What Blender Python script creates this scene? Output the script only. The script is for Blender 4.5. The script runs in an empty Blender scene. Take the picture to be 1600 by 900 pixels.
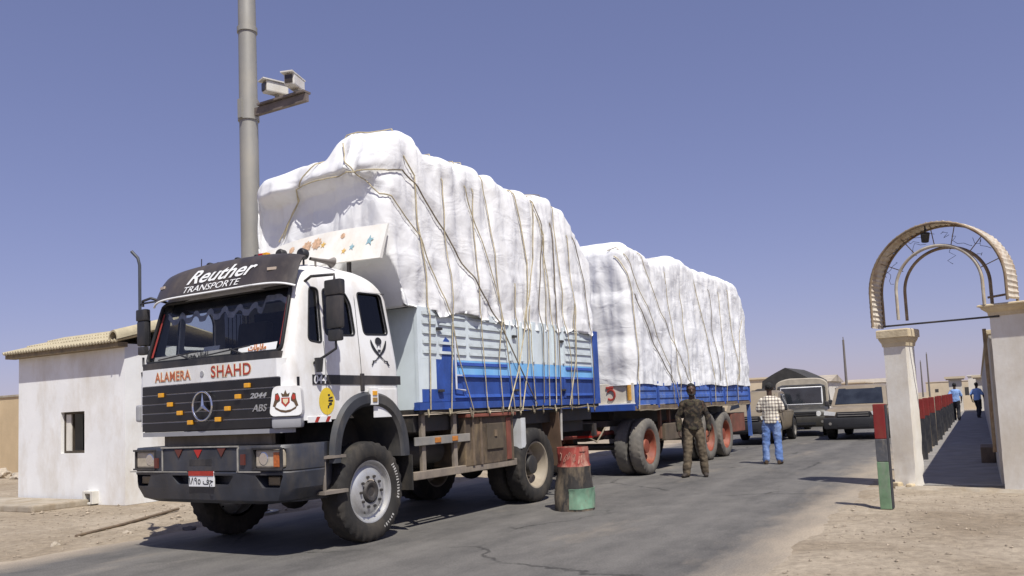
import bpy, bmesh, math, random
from mathutils import Vector, Matrix, noise
from mathutils.bvhtree import BVHTree
random.seed(7)
PI = math.pi
scene = bpy.context.scene
COL = scene.collection

# ---------------------------------------------------------------- camera, sky, sun, exposure
# 3:2 frame cropped at the top: principal point sits below the picture centre, hence shift_y
cam_d = bpy.data.cameras.new('camera')
cam = bpy.data.objects.new('camera', cam_d); COL.objects.link(cam)
cam_d.sensor_width = 36.0
cam_d.lens = 36.0 * 1290 / 1600
cam_d.shift_y = 83 / 1600
cam_d.clip_end = 4000
def _basis():
    y = Vector((730, 75, 1290)).normalized()
    x = -Vector((-2300, 207, 1290)); x = (x - x.dot(y) * y).normalized()
    z = x.cross(y)
    if z.y > 0: z = -z
    return x, y, z
_x, _y, _z = _basis()
_right = Vector((_x.x, _y.x, _z.x)); _up = -Vector((_x.y, _y.y, _z.y)); _back = -Vector((_x.z, _y.z, _z.z))
mw = Matrix((( _right.x, _up.x, _back.x, 0), (_right.y, _up.y, _back.y, 0), (_right.z, _up.z, _back.z, 1.42), (0, 0, 0, 1)))
cam.matrix_world = mw
scene.camera = cam

SUN = Vector((0.48, -0.41, 1.0)).normalized()
SUN_EL = math.asin(SUN.z); SUN_AZ = math.atan2(SUN.x, SUN.y)
world = bpy.data.worlds.new('World'); scene.world = world; world.use_nodes = True
wt = world.node_tree; wt.nodes.clear()
sky = wt.nodes.new('ShaderNodeTexSky'); sky.sky_type = 'NISHITA'; sky.sun_disc = False
sky.sun_elevation = SUN_EL; sky.sun_rotation = SUN_AZ
sky.altitude = 0; sky.air_density = 1.0; sky.dust_density = 0.25; sky.ozone_density = 2.5
tint = wt.nodes.new('ShaderNodeMix'); tint.data_type = 'RGBA'; tint.blend_type = 'MULTIPLY'
tint.inputs[0].default_value = 1.0; tint.inputs[7].default_value = (1.16, 0.93, 0.95, 1)
bg = wt.nodes.new('ShaderNodeBackground'); bg.inputs[1].default_value = 0.12
wo = wt.nodes.new('ShaderNodeOutputWorld')
gm = wt.nodes.new('ShaderNodeGamma'); gm.inputs[1].default_value = 0.60      # hazy desert air: evens out zenith and horizon
t2 = wt.nodes.new('ShaderNodeMix'); t2.data_type = 'RGBA'; t2.blend_type = 'MULTIPLY'; t2.inputs[0].default_value = 1.0; t2.inputs[7].default_value = (0.96, 0.985, 1.36, 1)
wt.links.new(sky.outputs[0], tint.inputs[6]); wt.links.new(tint.outputs[2], gm.inputs[0]); wt.links.new(gm.outputs[0], t2.inputs[6]); wt.links.new(t2.outputs[2], bg.inputs[0]); wt.links.new(bg.outputs[0], wo.inputs[0])
sl = bpy.data.lights.new('sun', 'SUN'); sl.energy = 4.4; sl.angle = math.radians(0.53); sl.color = (1.0, 0.965, 0.90)
so = bpy.data.objects.new('sun', sl); COL.objects.link(so)
so.rotation_euler = (-SUN).to_track_quat('-Z', 'Y').to_euler(); so.location = SUN * 60
vs = scene.view_settings
vs.view_transform = 'Standard'; vs.look = 'None'; vs.gamma = 1.0; vs.use_curve_mapping = False; vs.exposure = 0.28

# ---------------------------------------------------------------- helpers: materials
_mats = {}
def M(name, col, rough=0.6, metal=0.0, var=0.12, vs_=4.0, dirt=None, damt=0.0, dscale=2.0, bump=0.0, bscale=30.0, spec=0.5, wave=None):
    """procedural paint / metal / cloth: base colour, soft brightness variation, dirt patches, fine relief"""
    if name in _mats: return _mats[name]
    m = bpy.data.materials.new(name); m.use_nodes = True; _mats[name] = m
    nt = m.node_tree; b = nt.nodes['Principled BSDF']; L = nt.links.new
    b.inputs['Roughness'].default_value = rough; b.inputs['Metallic'].default_value = metal
    b.inputs['Specular IOR Level'].default_value = spec
    tc = nt.nodes.new('ShaderNodeTexCoord')
    n1 = nt.nodes.new('ShaderNodeTexNoise'); n1.inputs['Scale'].default_value = vs_; n1.inputs['Detail'].default_value = 6
    L(tc.outputs['Object'], n1.inputs['Vector'])
    r1 = nt.nodes.new('ShaderNodeMapRange'); r1.inputs[1].default_value = .3; r1.inputs[2].default_value = .7
    r1.inputs[3].default_value = 1 - var; r1.inputs[4].default_value = 1 + var * .6
    L(n1.outputs[0], r1.inputs[0])
    mx = nt.nodes.new('ShaderNodeMix'); mx.data_type = 'RGBA'; mx.blend_type = 'MULTIPLY'; mx.inputs[0].default_value = 1
    mx.inputs[6].default_value = (*col, 1)
    L(r1.outputs[0], mx.inputs[7]); out = mx.outputs[2]
    if dirt:
        n2 = nt.nodes.new('ShaderNodeTexNoise'); n2.inputs['Scale'].default_value = dscale; n2.inputs['Detail'].default_value = 9
        n2.inputs['Roughness'].default_value = .68
        mp = nt.nodes.new('ShaderNodeMapping'); mp.inputs['Scale'].default_value = (1, 1, .45); mp.inputs['Location'].default_value = (3.1, 1.7, .4)
        L(tc.outputs['Object'], mp.inputs[0]); L(mp.outputs[0], n2.inputs['Vector'])
        r2 = nt.nodes.new('ShaderNodeMapRange'); r2.inputs[1].default_value = .46; r2.inputs[2].default_value = .68
        r2.inputs[3].default_value = 0; r2.inputs[4].default_value = damt
        L(n2.outputs[0], r2.inputs[0])
        m2 = nt.nodes.new('ShaderNodeMix'); m2.data_type = 'RGBA'; L(r2.outputs[0], m2.inputs[0]); L(out, m2.inputs[6]); m2.inputs[7].default_value = (*dirt, 1)
        out = m2.outputs[2]
        rr = nt.nodes.new('ShaderNodeMapRange'); rr.inputs[3].default_value = rough; rr.inputs[4].default_value = min(1, rough + .35)
        L(r2.outputs[0], rr.inputs[0]); L(rr.outputs[0], b.inputs['Roughness'])
    L(out, b.inputs['Base Color'])
    if bump > 0:
        n3 = nt.nodes.new('ShaderNodeTexNoise'); n3.inputs['Scale'].default_value = bscale; n3.inputs['Detail'].default_value = 5
        L(tc.outputs['Object'], n3.inputs['Vector'])
        bp = nt.nodes.new('ShaderNodeBump'); bp.inputs['Strength'].default_value = bump; bp.inputs['Distance'].default_value = .02
        L(n3.outputs[0], bp.inputs['Height']); L(bp.outputs[0], b.inputs['Normal'])
    return m

def glass_mat(name, tintc=(.75, .8, .8), rough=.02, trans=1.0):
    if name in _mats: return _mats[name]
    m = bpy.data.materials.new(name); m.use_nodes = True; _mats[name] = m
    nt = m.node_tree; nt.nodes.clear(); L = nt.links.new
    o = nt.nodes.new('ShaderNodeOutputMaterial'); mix = nt.nodes.new('ShaderNodeMixShader')
    t = nt.nodes.new('ShaderNodeBsdfTransparent'); t.inputs[0].default_value = (*tintc, 1)
    g = nt.nodes.new('ShaderNodeBsdfGlossy'); g.inputs['Roughness'].default_value = rough
    f = nt.nodes.new('ShaderNodeFresnel'); f.inputs[0].default_value = 1.5
    L(f.outputs[0], mix.inputs[0]); L(t.outputs[0], mix.inputs[1]); L(g.outputs[0], mix.inputs[2]); L(mix.outputs[0], o.inputs[0])
    return m

# ---------------------------------------------------------------- helpers: mesh building
class MB:
    def __init__(s): s.v = []; s.f = []; s.mi = []
    def add(s, vs, fs, mi=0):
        o = len(s.v); s.v += [tuple(v) for v in vs]
        for f in fs: s.f.append(tuple(i + o for i in f)); s.mi.append(mi)
        return s
    def box(s, c, d, rot=None, ch=0.0, mi=0):
        """box of centre c and full size d; ch chamfers its long edges"""
        hx, hy, hz = d[0] / 2, d[1] / 2, d[2] / 2
        if ch <= 0:
            vs = [(x, y, z) for z in (-hz, hz) for y in (-hy, hy) for x in (-hx, hx)]
            fs = [(0, 2, 3, 1), (4, 5, 7, 6), (0, 1, 5, 4), (2, 6, 7, 3), (0, 4, 6, 2), (1, 3, 7, 5)]
        else:
            bm = bmesh.new(); bmesh.ops.create_cube(bm, size=1)
            for v in bm.verts: v.co = Vector((v.co.x * d[0], v.co.y * d[1], v.co.z * d[2]))
            bmesh.ops.bevel(bm, geom=bm.edges[:], offset=min(ch, min(d) * .45), segments=2, affect='EDGES', profile=.6)
            bm.verts.index_update()
            vs = [v.co.copy() for v in bm.verts]; fs = [tuple(v.index for v in f.verts) for f in bm.faces]; bm.free()
        R = rot.to_matrix() if rot is not None and hasattr(rot, 'to_matrix') else (rot if rot is not None else None)
        out = []
        for v in vs:
            v = Vector(v)
            if R is not None: v = R @ v
            out.append(v + Vector(c))
        return s.add(out, fs, mi)
    def cyl(s, p0, p1, r0, r1=None, n=16, mi=0, cap=True):
        r1 = r0 if r1 is None else r1
        return s.loft([p0, p1], [(r0, r0), (r1, r1)], n=n, mi=mi, cap=cap)
    def loft(s, pts, rad, n=12, ref=None, mi=0, cap=True):
        pts = [Vector(p) for p in pts]; rings = []; k = len(pts)
        last = None
        for i in range(k):
            t = (pts[min(i + 1, k - 1)] - pts[max(i - 1, 0)]).normalized()
            if ref is not None: u = Vector(ref) - t * t.dot(Vector(ref))
            elif last is not None: u = last - t * t.dot(last)
            else:
                a = Vector((0, 0, 1)) if abs(t.z) < .9 else Vector((1, 0, 0)); u = a - t * t.dot(a)
            if u.length < 1e-6: u = t.orthogonal()
            u.normalize(); w = t.cross(u); last = u
            r = rad[i] if not isinstance(rad, (int, float)) else (rad, rad)
            if isinstance(r, (int, float)): r = (r, r)
            rings.append([pts[i] + u * (r[0] * math.cos(2 * PI * j / n)) + w * (r[1] * math.sin(2 * PI * j / n)) for j in range(n)])
        vs = [p for rg in rings for p in rg]; fs = []
        for i in range(k - 1):
            for j in range(n):
                a = i * n + j; b = i * n + (j + 1) % n
                fs.append((a, b, b + n, a + n))
        if cap:
            fs.append(tuple(reversed(range(n)))); fs.append(tuple(range((k - 1) * n, k * n)))
        return s.add(vs, fs, mi)
    def tube(s, pts, r, n=8, mi=0): return s.loft(pts, r if isinstance(r, list) else [(r, r)] * len(pts), n=n, mi=mi)
    def lathe(s, prof, c=(0, 0, 0), axis='x', n=48, mod=None, mi=0, closed=False):
        """prof = [(along, radius)] about an axis"""
        vs = []; fs = []; k = len(prof)
        for j in range(n):
            a = 2 * PI * j / n
            for i, (h, r) in enumerate(prof):
                if mod: r = r + mod(i, j)
                ca, sa = r * math.cos(a), r * math.sin(a)
                p = {'x': (h, ca, sa), 'y': (ca, h, sa), 'z': (ca, sa, h)}[axis]
                vs.append((p[0] + c[0], p[1] + c[1], p[2] + c[2]))
        for j in range(n):
            jn = (j + 1) % n
            for i in range(k - (0 if closed else 1)):
                i2 = (i + 1) % k
                fs.append((j * k + i, j * k + i2, jn * k + i2, jn * k + i))
        return s.add(vs, fs, mi)
    def prism(s, poly, axis, a0, a1, mi=0):
        """2-D polygon pushed along an axis. poly in the other two axes, in order"""
        n = len(poly)
        def P(p, a): return {'x': (a, p[0], p[1]), 'y': (p[0], a, p[1]), 'z': (p[0], p[1], a)}[axis]
        vs = [P(p, a0) for p in poly] + [P(p, a1) for p in poly]
        fs = [tuple(range(n)), tuple(range(2 * n - 1, n - 1, -1))] + [(i, i + n, (i + 1) % n + n, (i + 1) % n) for i in range(n)]
        return s.add(vs, fs, mi)
    def sphere(s, c, r, n=12, m=8, mi=0):
        if isinstance(r, (int, float)): r = (r, r, r)
        vs = []; fs = []
        for i in range(m + 1):
            th = PI * i / m
            for j in range(n):
                a = 2 * PI * j / n
                vs.append((c[0] + r[0] * math.sin(th) * math.cos(a), c[1] + r[1] * math.sin(th) * math.sin(a), c[2] + r[2] * math.cos(th)))
        for i in range(m):
            for j in range(n):
                fs.append((i * n + j, (i + 1) * n + j, (i + 1) * n + (j + 1) % n, i * n + (j + 1) % n))
        return s.add(vs, fs, mi)
    def mesh(s, name, smooth=None, fix=True):
        me = bpy.data.meshes.new(name); me.from_pydata([tuple(v) for v in s.v], [], s.f)
        for p, k in zip(me.polygons, s.mi): p.material_index = k
        if fix:
            bm = bmesh.new(); bm.from_mesh(me)
            bmesh.ops.remove_doubles(bm, verts=bm.verts, dist=1e-5)
            bmesh.ops.recalc_face_normals(bm, faces=bm.faces); bm.to_mesh(me); bm.free()
        if smooth is not None: smooth_mesh(me, smooth)
        me.update(); return me
    def build(s, name, mat, parent=None, smooth=None, fix=True):
        return link(name, s.mesh(name, smooth, fix), mat, parent)

def smooth_mesh(me, ang=35):
    bm = bmesh.new(); bm.from_mesh(me)
    for f in bm.faces: f.smooth = True
    th = math.radians(ang)
    for e in bm.edges:
        e.smooth = (len(e.link_faces) == 2 and e.calc_face_angle(0) < th)
    bm.to_mesh(me); bm.free()

def link(name, me, mat, parent=None):
    o = bpy.data.objects.new(name, me); COL.objects.link(o)
    if mat is not None and not me.materials:
        for mm in (mat if isinstance(mat, (list, tuple)) else [mat]): me.materials.append(mm)
    if parent is not None: o.parent = parent
    return o
def tag(o, label=None, cat=None, group=None, kind=None):
    if label: o['label'] = label
    if cat: o['category'] = cat
    if group: o['group'] = group
    if kind: o['kind'] = kind
    return o
def empty(name, loc, rz=0.0):
    o = bpy.data.objects.new(name, None); COL.objects.link(o); o.location = loc; o.rotation_euler = (0, 0, rz)
    o.empty_display_size = .2; return o
def share(name, o, parent, loc=(0, 0, 0), rz=0):
    c = bpy.data.objects.new(name, o.data); COL.objects.link(c); c.parent = parent; c.location = loc; c.rotation_euler = (0, 0, rz); return c
def copy_tree(o, parent=None):
    c = o.copy(); COL.objects.link(c); c.parent = parent
    for ch in list(o.children): copy_tree(ch, c)
    return c
BENCH = bpy.data.scenes.new('bench')           # an empty scene in which helpers are evaluated quickly; removed at the end
def baked(ob):
    """evaluate an object's modifiers into a new mesh and delete the helper"""
    vl = BENCH.view_layers[0]; vl.update(); dg = vl.depsgraph
    me = bpy.data.meshes.new_from_object(ob.evaluated_get(dg), depsgraph=dg)
    old = ob.data; bpy.data.objects.remove(ob); 
    if old.users == 0: bpy.data.meshes.remove(old)
    return me
def boolean(me, cutters, op='DIFFERENCE'):
    ob = bpy.data.objects.new('tmp', me); BENCH.collection.objects.link(ob); tmp = []
    for cm in cutters:
        c = bpy.data.objects.new('tmpc', cm); BENCH.collection.objects.link(c); tmp.append(c)
        md = ob.modifiers.new('b', 'BOOLEAN'); md.operation = op; md.object = c; md.solver = 'EXACT'
    r = baked(ob)
    for c in tmp:
        d = c.data; bpy.data.objects.remove(c); bpy.data.meshes.remove(d)
    r.materials.clear()
    return r
def text_mesh(s, size=.1, shear=0., bold=0., extrude=.002, align='CENTER', space=1., sx=1.):
    cu = bpy.data.curves.new('txt', 'FONT'); cu.body = s; cu.size = size; cu.shear = shear; cu.offset = bold; cu.extrude = extrude
    cu.align_x = align; cu.align_y = 'CENTER'; cu.space_character = space; cu.resolution_u = 4
    ob = bpy.data.objects.new('txt', cu); BENCH.collection.objects.link(ob)
    vl = BENCH.view_layers[0]; vl.update(); dg = vl.depsgraph
    me = bpy.data.meshes.new_from_object(ob.evaluated_get(dg), depsgraph=dg)
    bpy.data.objects.remove(ob); bpy.data.curves.remove(cu)
    for v in me.vertices: v.co.x *= sx
    me.materials.clear(); return me
FRONT = Matrix(((1, 0, 0), (0, 0, -1), (0, 1, 0)))          # flat art read from -y
SIDE = Matrix(((0, 0, 1), (1, 0, 0), (0, 1, 0)))            # flat art read from +x
def place(me, rot, loc, extra=None):
    for v in me.vertices:
        p = v.co.copy()
        if extra is not None: p = extra @ p
        v.co = rot @ p + Vector(loc)
    return me
def fbm(x, y, z, o=4): return noise.fractal(Vector((x, y, z)), 1.0, 2.0, o)
def lerp_tab(tab, x):
    if x <= tab[0][0]: return tab[0][1]
    for (a, b), (c, d) in zip(tab, tab[1:]):
        if x <= c:
            t = (x - a) / (c - a); t = t * t * (3 - 2 * t); return b + (d - b) * t
    return tab[-1][1]

# ---------------------------------------------------------------- materials used in many places
WHITE = M('truck_white_paint', (.80, .80, .78), .35, var=.05, vs_=2, dirt=(.44, .37, .28), damt=.5, dscale=2.2)
BLACKP = M('black_plastic', (.025, .025, .027), .5, var=.3, dirt=(.12, .10, .085), damt=.5, dscale=3)
DARKMET = M('dark_metal', (.035, .033, .032), .55, var=.3, dirt=(.10, .075, .055), damt=.6, dscale=4)
RUBBER = M('tyre_rubber', (.022, .020, .018), .85, var=.3, vs_=3, dirt=(.115, .095, .07), damt=.5, dscale=3.5, bump=.15, bscale=60)
RUBBER2 = M('dusty_tyre_rubber', (.13, .12, .105), .9, var=.25, vs_=3, dirt=(.24, .21, .17), damt=.7, dscale=3.5, bump=.15, bscale=60)
ROPE = M('yellow_rope', (.50, .43, .28), .85, var=.35, vs_=9, bump=.5, bscale=120)
ROPE2 = M('grey_rope', (.24, .20, .14), .85, var=.35, vs_=9, bump=.5, bscale=120)
SILVER = M('silver_rim_paint', (.52, .52, .51), .38, metal=.5, var=.12, dirt=(.24, .20, .16), damt=.5, dscale=6)
RUST = M('rusty_brown_metal', (.15, .11, .075), .75, var=.35, vs_=7, dirt=(.24, .17, .10), damt=.7, dscale=5, bump=.2)
CHROME = M('chrome', (.75, .75, .75), .18, metal=1.0, var=.06)
AMBER = M('amber_lens', (.75, .36, .03), .25, var=.1)
REDLENS = M('red_lens', (.45, .02, .015), .3, var=.1)
PLASTER = M('white_plaster', (.80, .80, .785), .9, var=.07, vs_=1.4, dirt=(.50, .43, .32), damt=.5, dscale=1.5, bump=.1, bscale=14)
CREAM = M('cream_stone', (.60, .50, .33), .85, var=.15, vs_=5, dirt=(.36, .27, .15), damt=.5, dscale=4, bump=.3, bscale=25)

# ================================================================ SETTING
def ground_mat():
    m = bpy.data.materials.new('dusty_sand'); m.use_nodes = True; nt = m.node_tree; L = nt.links.new; b = nt.nodes['Principled BSDF']
    b.inputs['Roughness'].default_value = .95; b.inputs['Specular IOR Level'].default_value = .15
    tc = nt.nodes.new('ShaderNodeTexCoord')
    def nz(sc, det=6, rg=.6, dist=0):
        n = nt.nodes.new('ShaderNodeTexNoise'); n.inputs['Scale'].default_value = sc; n.inputs['Detail'].default_value = det
        n.inputs['Roughness'].default_value = rg; n.inputs['Distortion'].default_value = dist; L(tc.outputs['Object'], n.inputs['Vector']); return n
    a = nz(.55, 8, .62, .6); c = nz(9, 8, .75); d = nz(60, 4, .7)
    r = nt.nodes.new('ShaderNodeValToRGB'); r.color_ramp.elements[0].position = .34; r.color_ramp.elements[1].position = .68
    r.color_ramp.elements[0].color = (.30, .24, .17, 1); r.color_ramp.elements[1].color = (.47, .395, .30, 1)
    L(a.outputs[0], r.inputs[0])
    mr = nt.nodes.new('ShaderNodeMapRange'); mr.inputs[1].default_value = .35; mr.inputs[2].default_value = .62; mr.inputs[3].default_value = .62; mr.inputs[4].default_value = 1.08
    L(c.outputs[0], mr.inputs[0])
    mx = nt.nodes.new('ShaderNodeMix'); mx.data_type = 'RGBA'; mx.blend_type = 'MULTIPLY'; mx.inputs[0].default_value = .8
    L(r.outputs[0], mx.inputs[6]); L(mr.outputs[0], mx.inputs[7]); L(mx.outputs[2], b.inputs['Base Color'])
    ad = nt.nodes.new('ShaderNodeMath'); ad.operation = 'MULTIPLY_ADD'; ad.inputs[1].default_value = .35; L(d.outputs[0], ad.inputs[0]); L(c.outputs[0], ad.inputs[2])
    bp = nt.nodes.new('ShaderNodeBump'); bp.inputs['Strength'].default_value = .7; bp.inputs['Distance'].default_value = .05
    L(ad.outputs[0], bp.inputs['Height']); L(bp.outputs[0], b.inputs['Normal'])
    return m
SAND = ground_mat()

def road_mat():
    m = bpy.data.materials.new('worn_asphalt'); m.use_nodes = True; nt = m.node_tree; L = nt.links.new; b = nt.nodes['Principled BSDF']
    b.inputs['Roughness'].default_value = .8; b.inputs['Specular IOR Level'].default_value = .3
    tc = nt.nodes.new('ShaderNodeTexCoord'); sx = nt.nodes.new('ShaderNodeSeparateXYZ'); L(tc.outputs['Object'], sx.inputs[0])
    def nz(sc, det=6, rg=.6, stretch=None):
        n = nt.nodes.new('ShaderNodeTexNoise'); n.inputs['Scale'].default_value = sc; n.inputs['Detail'].default_value = det; n.inputs['Roughness'].default_value = rg
        if stretch:
            mp = nt.nodes.new('ShaderNodeMapping'); mp.inputs['Scale'].default_value = stretch; L(tc.outputs['Object'], mp.inputs[0]); L(mp.outputs[0], n.inputs['Vector'])
        else: L(tc.outputs['Object'], n.inputs['Vector'])
        return n
    fine = nz(55, 6, .8); mid = nz(2.6, 10, .74, (1.0, .55, 1)); lane = nz(.9, 5, .55, (1.3, .10, 1)); patch = nz(.45, 6, .6)
    r = nt.nodes.new('ShaderNodeValToRGB'); r.color_ramp.elements[0].position = .32; r.color_ramp.elements[1].position = .7
    r.color_ramp.elements[0].color = (.062, .059, .056, 1); r.color_ramp.elements[1].color = (.19, .178, .16, 1)
    av = nt.nodes.new('ShaderNodeMath'); av.operation = 'MULTIPLY_ADD'; av.inputs[1].default_value = .5; L(mid.outputs[0], av.inputs[0])
    lh = nt.nodes.new('ShaderNodeMath'); lh.operation = 'MULTIPLY'; lh.inputs[1].default_value = .5; L(lane.outputs[0], lh.inputs[0]); L(lh.outputs[0], av.inputs[2])
    L(av.outputs[0], r.inputs[0])
    fm = nt.nodes.new('ShaderNodeMapRange'); fm.inputs[1].default_value = .3; fm.inputs[2].default_value = .7; fm.inputs[3].default_value = .55; fm.inputs[4].default_value = 1.45; L(fine.outputs[0], fm.inputs[0])
    mx = nt.nodes.new('ShaderNodeMix'); mx.data_type = 'RGBA'; mx.blend_type = 'MULTIPLY'; mx.inputs[0].default_value = 1; L(r.outputs[0], mx.inputs[6]); L(fm.outputs[0], mx.inputs[7])
    # hairline cracks, only where the surface has broken up
    vc = nt.nodes.new('ShaderNodeTexVoronoi'); vc.feature = 'DISTANCE_TO_EDGE'; vc.inputs['Scale'].default_value = .55
    wv = nt.nodes.new('ShaderNodeMix'); wv.data_type = 'VECTOR'; wv.inputs[0].default_value = .35; wn = nz(1.4, 6, .7); L(tc.outputs['Object'], wv.inputs[4]); L(wn.outputs[1], wv.inputs[5])
    L(wv.outputs[1], vc.inputs['Vector'])
    cm = nt.nodes.new('ShaderNodeMapRange'); cm.inputs[1].default_value = .004; cm.inputs[2].default_value = .012; cm.inputs[3].default_value = .45; cm.inputs[4].default_value = 1; L(vc.outputs[0], cm.inputs[0])
    pk = nt.nodes.new('ShaderNodeMapRange'); pk.inputs[1].default_value = .48; pk.inputs[2].default_value = .56; L(patch.outputs[0], pk.inputs[0])
    mc = nt.nodes.new('ShaderNodeMix'); mc.data_type = 'RGBA'; mc.blend_type = 'MULTIPLY'; L(pk.outputs[0], mc.inputs[0]); L(mx.outputs[2], mc.inputs[6]); L(cm.outputs[0], mc.inputs[7])
    mx = mc
    # windblown sand gathers along both edges and in faint drifts
    dx = nt.nodes.new('ShaderNodeMath'); dx.operation = 'ADD'; dx.inputs[1].default_value = 5.47; L(sx.outputs[0], dx.inputs[0])
    ab = nt.nodes.new('ShaderNodeMath'); ab.operation = 'ABSOLUTE'; L(dx.outputs[0], ab.inputs[0])
    ed = nt.nodes.new('ShaderNodeMapRange'); ed.inputs[1].default_value = 3.0; ed.inputs[2].default_value = 3.95; ed.inputs[3].default_value = -.30; ed.inputs[4].default_value = .75; L(ab.outputs[0], ed.inputs[0])
    s1 = nt.nodes.new('ShaderNodeMath'); s1.operation = 'ADD'; L(ed.outputs[0], s1.inputs[0])
    drift = nz(1.1, 8, .68, (1, .35, 1)); pm = nt.nodes.new('ShaderNodeMapRange'); pm.inputs[1].default_value = .42; pm.inputs[2].default_value = .78; pm.inputs[3].default_value = 0; pm.inputs[4].default_value = .75; L(drift.outputs[0], pm.inputs[0]); L(pm.outputs[0], s1.inputs[1])
    cl = nt.nodes.new('ShaderNodeClamp'); L(s1.outputs[0], cl.inputs[0])
    m2 = nt.nodes.new('ShaderNodeMix'); m2.data_type = 'RGBA'; L(cl.outputs[0], m2.inputs[0]); L(mx.outputs[2], m2.inputs[6]); sm2 = nt.nodes.new('ShaderNodeMix'); sm2.data_type = 'RGBA'; sm2.blend_type = 'MULTIPLY'; sm2.inputs[0].default_value = .9; sm2.inputs[6].default_value = (.38, .315, .235, 1); L(fm.outputs[0], sm2.inputs[7]); L(sm2.outputs[2], m2.inputs[7])
    L(m2.outputs[2], b.inputs['Base Color'])
    bp = nt.nodes.new('ShaderNodeBump'); bp.inputs['Strength'].default_value = .5; bp.inputs['Distance'].default_value = .01
    L(fine.outputs[0], bp.inputs['Height']); L(bp.outputs[0], b.inputs['Normal'])
    return m
ROAD = road_mat()

def sheet(name, xs, ys, zf, mat, smooth=True):
    vs = [(x, y, zf(x, y)) for y in ys for x in xs]; n = len(xs)
    fs = [(j * n + i, j * n + i + 1, (j + 1) * n + i + 1, (j + 1) * n + i) for j in range(len(ys) - 1) for i in range(n - 1)]
    me = bpy.data.meshes.new(name); me.from_pydata(vs, [], fs)
    if smooth:
        for p in me.polygons: p.use_smooth = True
    return tag(link(name, me, mat), kind='structure')
def gz(x, y):
    """verges: sand laps unevenly over the asphalt edge, gentle bumps beyond; level where hut, walkway and gate stand"""
    d = abs(x + 5.47)
    far = max(0, 1 - max(0, math.hypot(x, y) - 30) / 30)
    t = max(0, min(1, (d - 3.25) / .85)); t = t * t * (3 - 2 * t)
    z = -.05 + .062 * t
    if 3.2 < d < 6 and far > 0: z += far * (.016 * fbm(x * 1.7, y * 1.1, 3.3, 5) + .006 * fbm(x * 7, y * 6, 1.3, 3)) * (.35 + .65 * t)
    w = min(1, max(0, d - 4.2) / .8) * far
    if (-18.2 < x < -12.5 and 8.0 < y < 14) or (-1.35 < x < 3 and 10.9 < y < 70): w = 0; z = min(z, -.004)
    return z + w * .04 * fbm(x * .9, y * .9, 3.3)
xs = [-900, -300, -120, -60, -35] + [-26 + .4 * i for i in range(0, 39)] + [-10.3 + .11 * i for i in range(16)] + [-8.4, -7.5, -6.5, -5.5, -4.5, -3.5, -2.9] + [-2.6 + .10 * i for i in range(17)] + [-.8 + .3 * i for i in range(22)] + [7, 10, 14, 25, 60, 150, 500, 900]
ys = [-40, -10, -2] + [0 + .4 * i for i in range(0, 10)] + [4 + .12 * i for i in range(0, 110)] + [17.4 + .4 * i for i in range(20)] + [26, 28, 31, 36, 45, 60, 90, 150, 300, 700, 1600]
ground = sheet('ground', xs, ys, gz, SAND)
# road: one slightly uneven-edged asphalt sheet
rx = [0, .02, .06, .15, .3, .5, .7, .85, .94, .98, 1]
ry = [-12 + .35 * i for i in range(150)] + [45, 55, 70, 100, 160, 300, 700, 1500]
vs_, fs_ = [], []
for y in ry:
    l = -9.75 + .16 * fbm(y * .5, 1.1, 0) + .05 * fbm(y * 2.4, 1.1, 4); r = -1.2 + .2 * fbm(y * .45, 7.7, 0) + .06 * fbm(y * 2.2, 7.7, 4)
    if y > 40: l, r = -9.3, -1.65
    if 10.5 < y <= 40: r = min(r, -1.30)
    for t in rx: vs_.append((l + (r - l) * t, y, .0))
n = len(rx)
fs_ = [(j * n + i, j * n + i + 1, (j + 1) * n + i + 1, (j + 1) * n + i) for j in range(len(ry) - 1) for i in range(n - 1)]
me = bpy.data.meshes.new('road'); me.from_pydata(vs_, [], fs_); tag(link('road', me, ROAD), kind='structure')
# paved walkway behind the gate, with its pale front edge
PAVE = M('walkway_paving', (.24, .225, .205), .8, var=.25, vs_=2.5, dirt=(.24, .21, .17), damt=.5, dscale=1.5, bump=.4, bscale=20)
mb = MB(); mb.box((-.44, 38.9, .0), (1.32, 50.0, .05)); tag(mb.build('walkway', PAVE), kind='structure')
CONC = M('pale_concrete', (.36, .31, .24), .9, var=.2, vs_=4, dirt=(.24, .18, .11), damt=.75, dscale=3, bump=.4, bscale=18)
mb = MB()
k = 24; vs_ = []
for i in range(k + 1):
    x0 = -1.2 + 1.75 * i / k; y0 = 13.66 - .28 * (x0 + 1.25) + .05 * fbm(x0 * 4, 2, 2)
    vs_ += [(x0, y0 - .10, -.02), (x0, y0 - .02, .028 + .012 * fbm(x0 * 6, 1, 1)), (x0, y0 + .16, .036), (x0, y0 + .3, .02)]
mb.add(vs_, [(i * 4 + j, i * 4 + 4 + j, i * 4 + 5 + j, i * 4 + 1 + j) for i in range(k) for j in range(3)])
tag(mb.build('walkway_kerb', CONC), kind='structure')

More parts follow.
